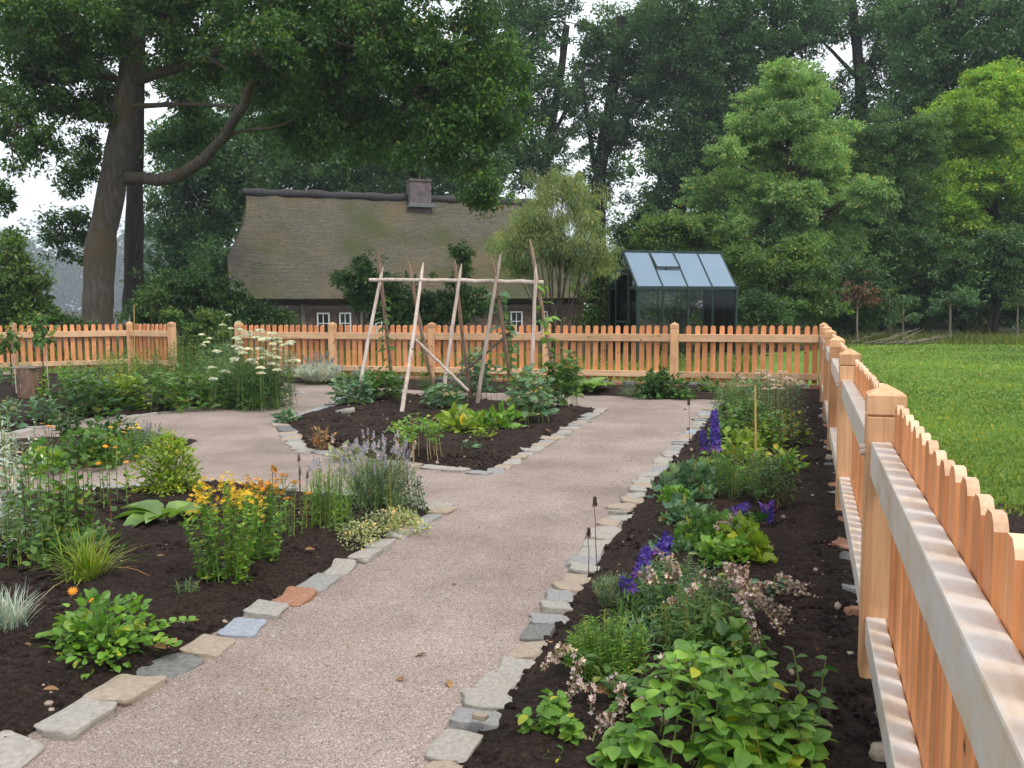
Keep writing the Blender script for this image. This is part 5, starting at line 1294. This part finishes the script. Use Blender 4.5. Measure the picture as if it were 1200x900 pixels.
# ================================================================== RIGHT BED
def pinkspire(label, px, py, stems, leaf='mid'):
    """sprawling plant with drooping flower spires in loose whorls; stems: (dx, dy, z, length, direction)"""
    r, rng, k = plant('salvia', label, 'flowering plant', px, py)
    st = MB(); fm = MB()
    for dx, dy, z, ln, d in stems:
        for rpt in range(2):
            e = np.array((dx, dy, z))+rng.normal(size=3)*.03*rpt; dd = unit(np.array(d, float)+rng.normal(size=3)*.3*rpt); ll = ln*(1-.3*rpt*rng.random())
            tt = np.linspace(0, 1, 14)[:, None]
            ax = e+dd*ll*tt+np.array((0, 0, -.35*ll))*tt**2+rng.normal(size=3)*.02*tt**2
            ax[:, 2] = np.maximum(ax[:, 2], .03)
            st.tube(np.concatenate([wobble([(0, 0, 0), e*.5+np.array((0, 0, .05)), e], rng, .01, 2)[:-1], ax]), .0022, 4)
            cm, fl = MB(), MB()
            nw = max(5, int(ll/.011))
            for w_ in range(nw):
                t = (w_+.5*rng.random())/nw*13; i0 = min(12, int(t)); p = ax[i0]*(1-t+i0)+ax[i0+1]*(t-i0); a_ = unit(ax[i0+1]-ax[i0])
                m_ = 7; q = rng.normal(size=(m_, 3)); q = unit(q-(q@a_)[:, None]*a_); sc = (1-.45*t/13)
                cm.scatter(T['ovate'], frames(q*.9+a_*.4, rng.normal(size=(m_, 3)), .0135*sc*(.6+.6*rng.random(m_))), p+q*.002)
                m_ = int(rng.integers(0, 7))
                if m_:
                    q = q[:m_]; nrm = unit(q+rng.normal(size=(m_, 3))*.4); sd = unit(np.cross(nrm, rng.normal(size=(m_, 3))))
                    fl.scatter(T['floret'], np.stack([sd, np.cross(nrm, sd), nrm], -1)*(.0112*sc*(.6+.7*rng.random(m_)))[:, None, None], p+q*(.010+.010*rng.random((m_, 1)))*sc)
            cm.build('calyx', L['mauve'], r); fl.build('flower', L['pinkfl'], r)
        for t in np.linspace(.1, .9, 8):
            q = np.array((dx, dy, z))*t+np.array((0, 0, .05*math.sin(t*3))); a = rng.random()*6.3
            fm.scatter(T['ovate'], frames(np.array([(math.cos(a), math.sin(a), .3)]), np.array((0, 0, 1.)), np.array([.045])), q[None])
    st.build('stem', L['stem'], r); fm.build('foliage', L[leaf], r)
    return r
# foreground
PK = dict(base=.75, pitch=.12, t0=.42, taper=.1, hint_up=.28)
herb('bushy plant with large oval bright green leaves in the right foreground', 832, 905, 140, 200, 'fresh', 'oval', .058, 17, 7, 'stem', 'peony', 'leafy plant', **PK)
herb('large oval leaves spreading at the very front right of the bed', 885, 915, 95, 150, 'fresh', 'oval', .062, 9, 6, 'stem', 'peony', 'leafy plant', **PK)
herb('large leaves at the bottom edge left of the peony bush', 770, 925, 66, 120, 'fresh', 'oval', .055, 9, 6, 'stem', 'peony', 'leafy plant', **PK)
herb('taller yellowish oval leaves behind the peony bush', 835, 850, 92, 120, 'fresh', 'oval', .050, 10, 6, 'stem', 'peony', 'leafy plant', **PK)
herb('small rose shoot with rounded leaflets near the bottom of the kerb', 650, 880, 58, 74, 'fresh', 'oval', .042, 7, 10, 'stem', 'rose_shoot', 'leafy plant', base=.4, pitch=.15, t0=.3, taper=.2)
herb('tiny rose shoot cut by the bottom picture edge', 650, 912, 30, 40, 'fresh', 'ovate', .045, 4, 8, 'stem', 'rose_shoot', 'leafy plant', base=.4, pitch=.15)
herb('thin arching shoot with few leaves at the foot of the near fence post', 952, 868, 105, 90, 'mid', 'ovate', .055, 3, 7, 'stem', 'rose_shoot', 'leafy plant', base=.2, pitch=.2, t0=.35, taper=.2)
herb('leaning three leaved shoot beside the pink flower spire', 880, 850, 92, 60, 'mid', 'ovate', .075, 2, 5, 'stem_red', 'rose_shoot', 'leafy plant', base=.2, pitch=.1, t0=.7, taper=0)
herb('feathery fresh green plant between kerb and peony leaves', 712, 812, 92, 92, 'fresh', 'lance', .042, 34, 34, 'stem', 'larkspur', 'leafy plant', base=.45, pitch=.55, t0=.1)
herb('grey green feathery plant behind the fresh feathery one', 800, 745, 92, 100, 'blue', 'lance', .045, 30, 26, 'stem', 'catmint', 'leafy plant', base=.5, pitch=.5)
herb('deep green leafy stems in the middle of the right bed', 812, 780, 86, 92, 'mid', 'lance', .06, 20, 18, 'stem', 'phlox', 'leafy plant', base=.5, pitch=.3)
pinkspire('sprawling salvia with drooping dusty pink spires over the mulch', 735, 838, [(-.16, -.02, .17, .13, (-.1, -.2, -.5)), (-.10, -.12, .12, .10, (.1, -.4, -.35)), (.02, -.16, .16, .13, (-.05, -.3, -.6)), (.08, -.14, .13, .10, (.5, -.3, -.3)), (.0, -.22, .07, .12, (-.4, -.6, -.1)), (-.2, .08, .14, .08, (-.5, 0, .2)), (.12, -.02, .2, .12, (.6, -.1, .1))])
pinkspire('salvia with long pale pink spires falling to the right above the peony leaves', 845, 765, [(.06, -.05, .26, .2, (.45, -.5, -.45)), (.02, .04, .3, .2, (.5, -.3, -.15)), (.1, -.12, .2, .16, (.4, -.6, -.3)), (.0, .1, .27, .14, (.3, .2, .3)), (-.1, .0, .24, .12, (-.4, -.2, -.1)), (.12, .04, .22, .14, (.6, -.2, -.2))])
pinkspire('salvia spire lying on the mulch near the fence', 905, 712, [(.02, .0, .06, .2, (.9, .1, .05)), (.06, .08, .07, .16, (.7, .5, .1)), (-.1, -.02, .08, .14, (-.8, -.1, .1))], 'blue')
pinkspire('salvia with a single upright dusty pink spire beside the violet flowers', 852, 660, [(.0, .0, .18, .12, (.1, 0, .9)), (.05, .03, .16, .1, (.4, .1, .7)), (-.04, -.02, .15, .08, (-.3, -.1, .8))])
pinkspire('salvia with upright pale pink spires beside the grey green feathery plant', 792, 752, [(.0, .0, .24, .13, (.1, -.1, 1.1)), (.07, .03, .22, .12, (.4, .0, .9)), (-.08, -.03, .22, .12, (-.4, -.1, .9)), (.03, -.08, .17, .12, (.2, -.6, .3)), (-.05, .07, .25, .10, (-.1, .3, 1))])
pinkspire('salvia with loose pale spires at the edge of the mulch behind the peony leaves', 872, 752, [(.03, .02, .2, .14, (.5, -.2, .5)), (.0, -.05, .22, .12, (.2, -.3, .9)), (.07, -.02, .14, .13, (.7, -.3, .0)), (-.06, .02, .24, .11, (-.2, .1, 1))])
cushion('loose grey green foliage filling the bed behind the feathery plant', 752, 775, 56, 80, 'blue', 'lance', .045, 300, 'leafy_plant', 'leafy plant', jit=.7, up=1.2)
cushion('soft green leaves between the kerb and the leaning delphinium', 742, 745, 44, 60, 'mid', 'lance', .045, 220, 'leafy_plant', 'leafy plant', jit=.7, up=1.2)
cushion('small pale leaves scattered in front of the blue green columbine', 790, 660, 28, 50, 'blue', 'lobed', .05, 60, 'leafy_plant', 'leafy plant', jit=.7)
lavender('low dark green rosemary like cushion along the kerb of the right bed', 722, 722, 60, 66, 'lav', 'lavgrey', 130, 0, 'hyssop')
def delphinium(label, px, py, h, w, spikes, leafy=6):
    r, rng, k, tips = herb(label, px, py, h*.5, w, 'mid', 'lobed', .09, leafy, 7, 'stem', 'delphinium', 'delphinium', base=.3, pitch=.3, taper=.3)
    for dx, dy, z, ln, d, fs in spikes:
        s = MB(); s.tube(wobble([(0, 0, 0), (dx*.5, dy*.5, z*.6), (dx, dy, z), np.array((dx, dy, z))+unit(np.array(d, float))*ln*.9], rng, .005, 2), .004, 5); sk = s.build('flower_stalk', L['stem'], r)
        spike(rng, (dx, dy, z), d, ln, .034, int(ln*190), 'floret', fs, .55).build('flower', L['delph'], r)
    return r
delphinium('violet blue delphinium leaning over the rosemary cushion by the kerb', 770, 722, 70, 70, [(-.06, -.05, .17, .13, (.1, .1, .9), .034), (.0, .07, .24, .10, (.3, .1, .8), .034), (-.1, -.1, .13, .07, (-.4, -.3, .4), .028)])
delphinium('upright dark violet delphinium spike at the edge of the gravel path', 838, 572, 74, 50, [(.0, .0, .28, .30, (-.05, 0, 1), .036), (-.08, .05, .26, .16, (-.2, 0, 1), .028)])
delphinium('small fallen violet delphinium behind the yellow green leaves', 862, 620, 30, 40, [(.0, .0, .08, .1, (.6, 0, .5), .03)], 3)
delphinium('violet delphinium flower drooping beside the brown stalks', 893, 622, 36, 30, [(.02, .0, .16, .12, (.15, -.1, -.7), .032)], 2)
cushion('lobed geranium leaves in the middle of the right bed', 830, 650, 46, 82, 'mid', 'lobed', .07, 170, 'geranium', 'leafy plant')
cushion('yellow green geranium leaves edging the open mulch', 872, 665, 52, 56, 'lime', 'lobed', .065, 90, 'geranium', 'leafy plant')
cushion('blue green columbine leaves at the kerb in front of the tall spike', 808, 590, 44, 66, 'blue', 'lobed', .07, 190, 'columbine', 'leafy plant')
cushion('second blue green columbine, nearer, with pale leaves', 806, 625, 34, 60, 'blue', 'lobed', .07, 110, 'columbine', 'leafy plant')
herb('dark green feathery cosmos in the middle of the right bed', 866, 590, 66, 84, 'deep', 'needle', .07, 24, 40, 'stem', 'cosmos', 'leafy plant', base=.4, pitch=.4)
herb('dark feathery plant on brown stalks beside the open mulch', 905, 602, 72, 66, 'deep', 'lance', .07, 14, 20, 'stem_red', 'cosmos', 'leafy plant', base=.3, pitch=.2, t0=.35)
cushion('bright green leafy plant on the far side of the mulch strip', 922, 560, 30, 46, 'fresh', 'ovate', .07, 110, 'leafy_plant', 'leafy plant')
cushion('yellow green leaves behind the tall violet spike', 866, 545, 40, 64, 'lime', 'ovate', .075, 150, 'leafy_plant', 'leafy plant')
cushion('light green leaves beside the cane', 882, 575, 38, 44, 'lime', 'ovate', .07, 90, 'leafy_plant', 'leafy plant')
herb('green herb mass halfway down the right bed', 872, 515, 46, 60, 'mid', 'ovate', .08, 18, 14, base=.6)
herb('reddish green herb mass beside the mulch in the far half of the right bed', 910, 530, 52, 60, 'mid', 'ovate', .07, 16, 14, 'stem_red', base=.6)
herb('grey flowered herb at the far end of the right bed by the back fence', 905, 492, 56, 64, 'blue', 'lance', .08, 26, 14, base=.6)
herb('wispy green herb at the far end of the right bed beside the path', 866, 486, 40, 50, 'mid', 'lance', .09, 20, 14, base=.6)
r, rng, k, tips = herb('wispy mauve flowering plant in front of the fence corner', 920, 500, 62, 50, 'blue', 'lance', .06, 16, 9, 'stem_red', 'verbena', 'flowering plant', base=.5)
for p, d in tips: umbel(rng, p, .045, 18, .016).build('flower', L['pinkfl'], r)
r, rng, k, tips = herb('pale mauve flowering plant in the middle distance of the right bed', 890, 482, 46, 44, 'mid', 'lance', .07, 14, 9, 'stem_red', 'verbena', 'flowering plant', base=.5)
for p, d in tips: umbel(rng, p, .045, 16, .016).build('flower', L['pinkfl'], r)
cushion('small leaves at the far right corner of the back path', 828, 462, 16, 30, 'mid', 'ovate', .09, 60)
for i, (lab, px, py, h, w, lf, tp, ll, n, kw) in enumerate([
    ('fresh leafy clump under the upright violet spike', 848, 578, 40, 50, 'fresh', 'ovate', .06, 170, {}),
    ('yellowish leaves in front of the far herb mass', 885, 532, 34, 56, 'lime', 'ovate', .07, 150, {}),
    ('green leaf mass along the far kerb of the right bed', 850, 530, 34, 44, 'mid', 'ovate', .08, 150, {}),
    ('deep green leaf mass before the back end of the right bed', 880, 508, 34, 60, 'mid', 'ovate', .085, 170, {}),
    ('soft green mass right at the back end of the right bed', 880, 476, 36, 90, 'blue', 'lance', .10, 330, {}),
    ('reddish tinged leaves beside the strip of open mulch', 925, 520, 40, 44, 'yell', 'ovate', .06, 60, {}),
    ('pale green leaflets at the kerb below the blue green columbine', 790, 600, 30, 44, 'fresh', 'lobed', .05, 70, {}),
    ('lime green single rosette between columbine and geranium', 812, 655, 22, 34, 'lime', 'lobed', .05, 36, {}),
    ('fresh green leaves just left of the yellow green geranium', 846, 672, 44, 60, 'fresh', 'lobed', .055, 110, {}),
    ('grey green leaves around the foot of the leaning delphinium', 782, 712, 44, 60, 'blue', 'lobed', .055, 100, {}),
    ('mid green leaves filling the bed beneath the pink spires', 850, 790, 60, 84, 'mid', 'ovate', .055, 200, {}),
    ('loose fine leaves at the kerb side of the feathery plant', 690, 800, 62, 60, 'fresh', 'lance', .045, 300, {'up': 1.0})]):
    cushion(lab, px, py, h, w, lf, tp, ll, n, 'leafy_plant', 'leafy plant', stems=10, jit=.7, **kw)
def seedstalk(label, px, py, top_px, top_py, heads=1):
    g = G(px, py); d = depth_of(g); e = P(top_px, top_py, d)-g; r = thing('seed_stalk', label, 'seed stalk', g); rng = np.random.default_rng(px)
    mb = MB(); mb.tube(wobble([(0, 0, -.02), e*.5, e], rng, .006, 2), np.linspace(.003, .0015, 9), 5); mb.build('stem', L['seed'], r)
    k = unit(np.array(e)); spike(rng, np.array(e)-k*.03, k, .045, .008, 26, 'floret', .010, .4).build('seed_head', L['seed'], r)
    for q in range(heads-1):
        a = rng.random()*6.3; p = np.array(e)*(.9-.12*q)+np.array((math.cos(a), math.sin(a), 0))*.03; umbel(rng, p, .012, 12, .008).build('seed_head', L['seed'], r)
seedstalk('thin dark seed stalk against the gravel, left of the pair', 690, 680, 690, 622)
seedstalk('thin dark seed stalk leaning over the kerb stones', 700, 690, 697, 586)
seedstalk('tall dark seed stalk with scattered heads against the back path', 810, 570, 807, 470, 5)

# dry leaves lying about
def dry_leaf(label, px, py, s, z=.075):
    g = G(px, py); rng = np.random.default_rng(px*7+py); mb = MB(); a = rng.random()*6.3
    mb.scatter(T['lobed'] if s > .06 else T['ovate'], frames(np.array([(math.cos(a), math.sin(a), .1)]), np.array((rng.normal()*.2, rng.normal()*.2, 1.)), np.array([s])), np.array([(0, 0, 0)]))
    o = mb.build('fallen_leaf', L['dry']); o.location = (g.x, g.y, z); tag(o, label, 'leaf', 'dry leaves on the ground')
for px, py, s, z, lab in [(208, 768, .075, .075, 'dry tan oak leaf beside the dark grey kerb stone'), (183, 776, .06, .075, 'brown oak leaf on the mulch left of the tan one'), (52, 832, .05, .075, 'dry leaf on the bare mulch at lower left'), (184, 668, .045, .075, 'small russet leaf on the mulch between hosta and grass tuft'),
                          (358, 660, .06, .075, 'russet leaf on the soil by the red kerb stone'), (470, 800, .05, .008, 'pale curled leaf on the gravel path'), (525, 799, .06, .008, 'light brown leaf on the gravel near the right kerb'), (500, 768, .05, .008, 'dry stalk like leaf on the middle of the path'),
                          (698, 836, .08, .08, 'tan leaf lying under the pink salvia spires'), (905, 655, .05, .07, 'pinkish dry leaf on the mulch near the fence'), (645, 512, .09, .07, 'pale dry leaf at the right of the bean bed')]:
    dry_leaf(lab, px, py, s, z)

# ================================================================== LIGHT, SKY, CAMERA
w = bpy.data.worlds.new('World'); S.world = w; w.use_nodes = True; nt = w.node_tree
for n in list(nt.nodes): nt.nodes.remove(n)
SUN_EL, SUN_AZ = R_(58), R_(120)      # azimuth clockwise from +Y
sky = nt.nodes.new('ShaderNodeTexSky'); sky.sky_type = 'NISHITA'; sky.sun_disc = False; sky.sun_elevation = SUN_EL; sky.sun_rotation = SUN_AZ; sky.dust_density = 4; sky.air_density = 1.4
tc = nt.nodes.new('ShaderNodeTexCoord')
mp = nt.nodes.new('ShaderNodeMapping'); mp.inputs['Scale'].default_value = (1, 1, 2.6); lk(nt, tc.outputs['Generated'], mp.inputs[0])
cl = noise(nt, mp.outputs[0], 1.8, 6, .55)
c = mix(nt, ramp(nt, cl, [(.2, (.80, .80, .80)), (.75, (.97, .97, .97))]), sky.outputs[0], ramp(nt, cl, [(.25, (7.2, 7.9, 8.8)), (.75, (10.2, 10.5, 10.8))]))
bg = nd(nt, 'ShaderNodeBackground', Strength=.115); lk(nt, c, bg.inputs[0])
wo = nt.nodes.new('ShaderNodeOutputWorld'); lk(nt, bg.outputs[0], wo.inputs[0])
sun = bpy.data.lights.new('sun', 'SUN'); sun.energy = 1.5; sun.angle = R_(14); sun.color = (1, .95, .88)
so = bpy.data.objects.new('sun', sun); COL.objects.link(so)
sd = Vector((math.sin(SUN_AZ)*math.cos(SUN_EL), math.cos(SUN_AZ)*math.cos(SUN_EL), math.sin(SUN_EL)))
so.rotation_euler = (-sd).to_track_quat('-Z', 'Y').to_euler(); so.location = sd*50

cam = bpy.data.cameras.new('camera'); co = bpy.data.objects.new('camera', cam); COL.objects.link(co)
cam.sensor_width = 36; cam.lens = 36*F/1200; cam.clip_start = .02; cam.clip_end = 3000
co.location = (0, 0, EYE)
fw = Vector((-math.sin(YAW)*math.cos(PITCH), math.cos(YAW)*math.cos(PITCH), -math.sin(PITCH)))
from mathutils import Matrix
rt = Vector((math.cos(YAW), math.sin(YAW), 0)); up = rt.cross(fw)
c_, s_ = math.cos(ROLL), math.sin(ROLL)
rx, ux = rt*c_+up*s_, up*c_-rt*s_
co.rotation_euler = Matrix((rx, ux, -fw)).transposed().to_euler()
S.camera = co
S.view_settings.view_transform = 'Standard'; S.view_settings.look = 'None'; S.view_settings.exposure = 0.52; S.view_settings.gamma = 1.0
try: S.view_settings.use_curve_mapping = False
except Exception: pass
cy = S.cycles
cy.max_bounces = 6; cy.diffuse_bounces = 3; cy.glossy_bounces = 3; cy.transmission_bounces = 4; cy.transparent_max_bounces = 12
cy.caustics_reflective = False; cy.caustics_refractive = False; cy.sample_clamp_indirect = 6

# ================================================================== AIR
HAZE = .0006
def haze():
    m, nt, out = mat('air')
    v = nd(nt, 'ShaderNodeVolumePrincipled', Density=HAZE, Anisotropy=.0); v.inputs['Color'].default_value = (.82, .90, 1, 1)
    lk(nt, v.outputs[0], out.inputs['Volume'])
    mb = MB(); mb.box((-720, -30, -1.03), (300, 820, 90)); tag(mb.build('haze', m), kind='stuff')
if HAZE: haze()
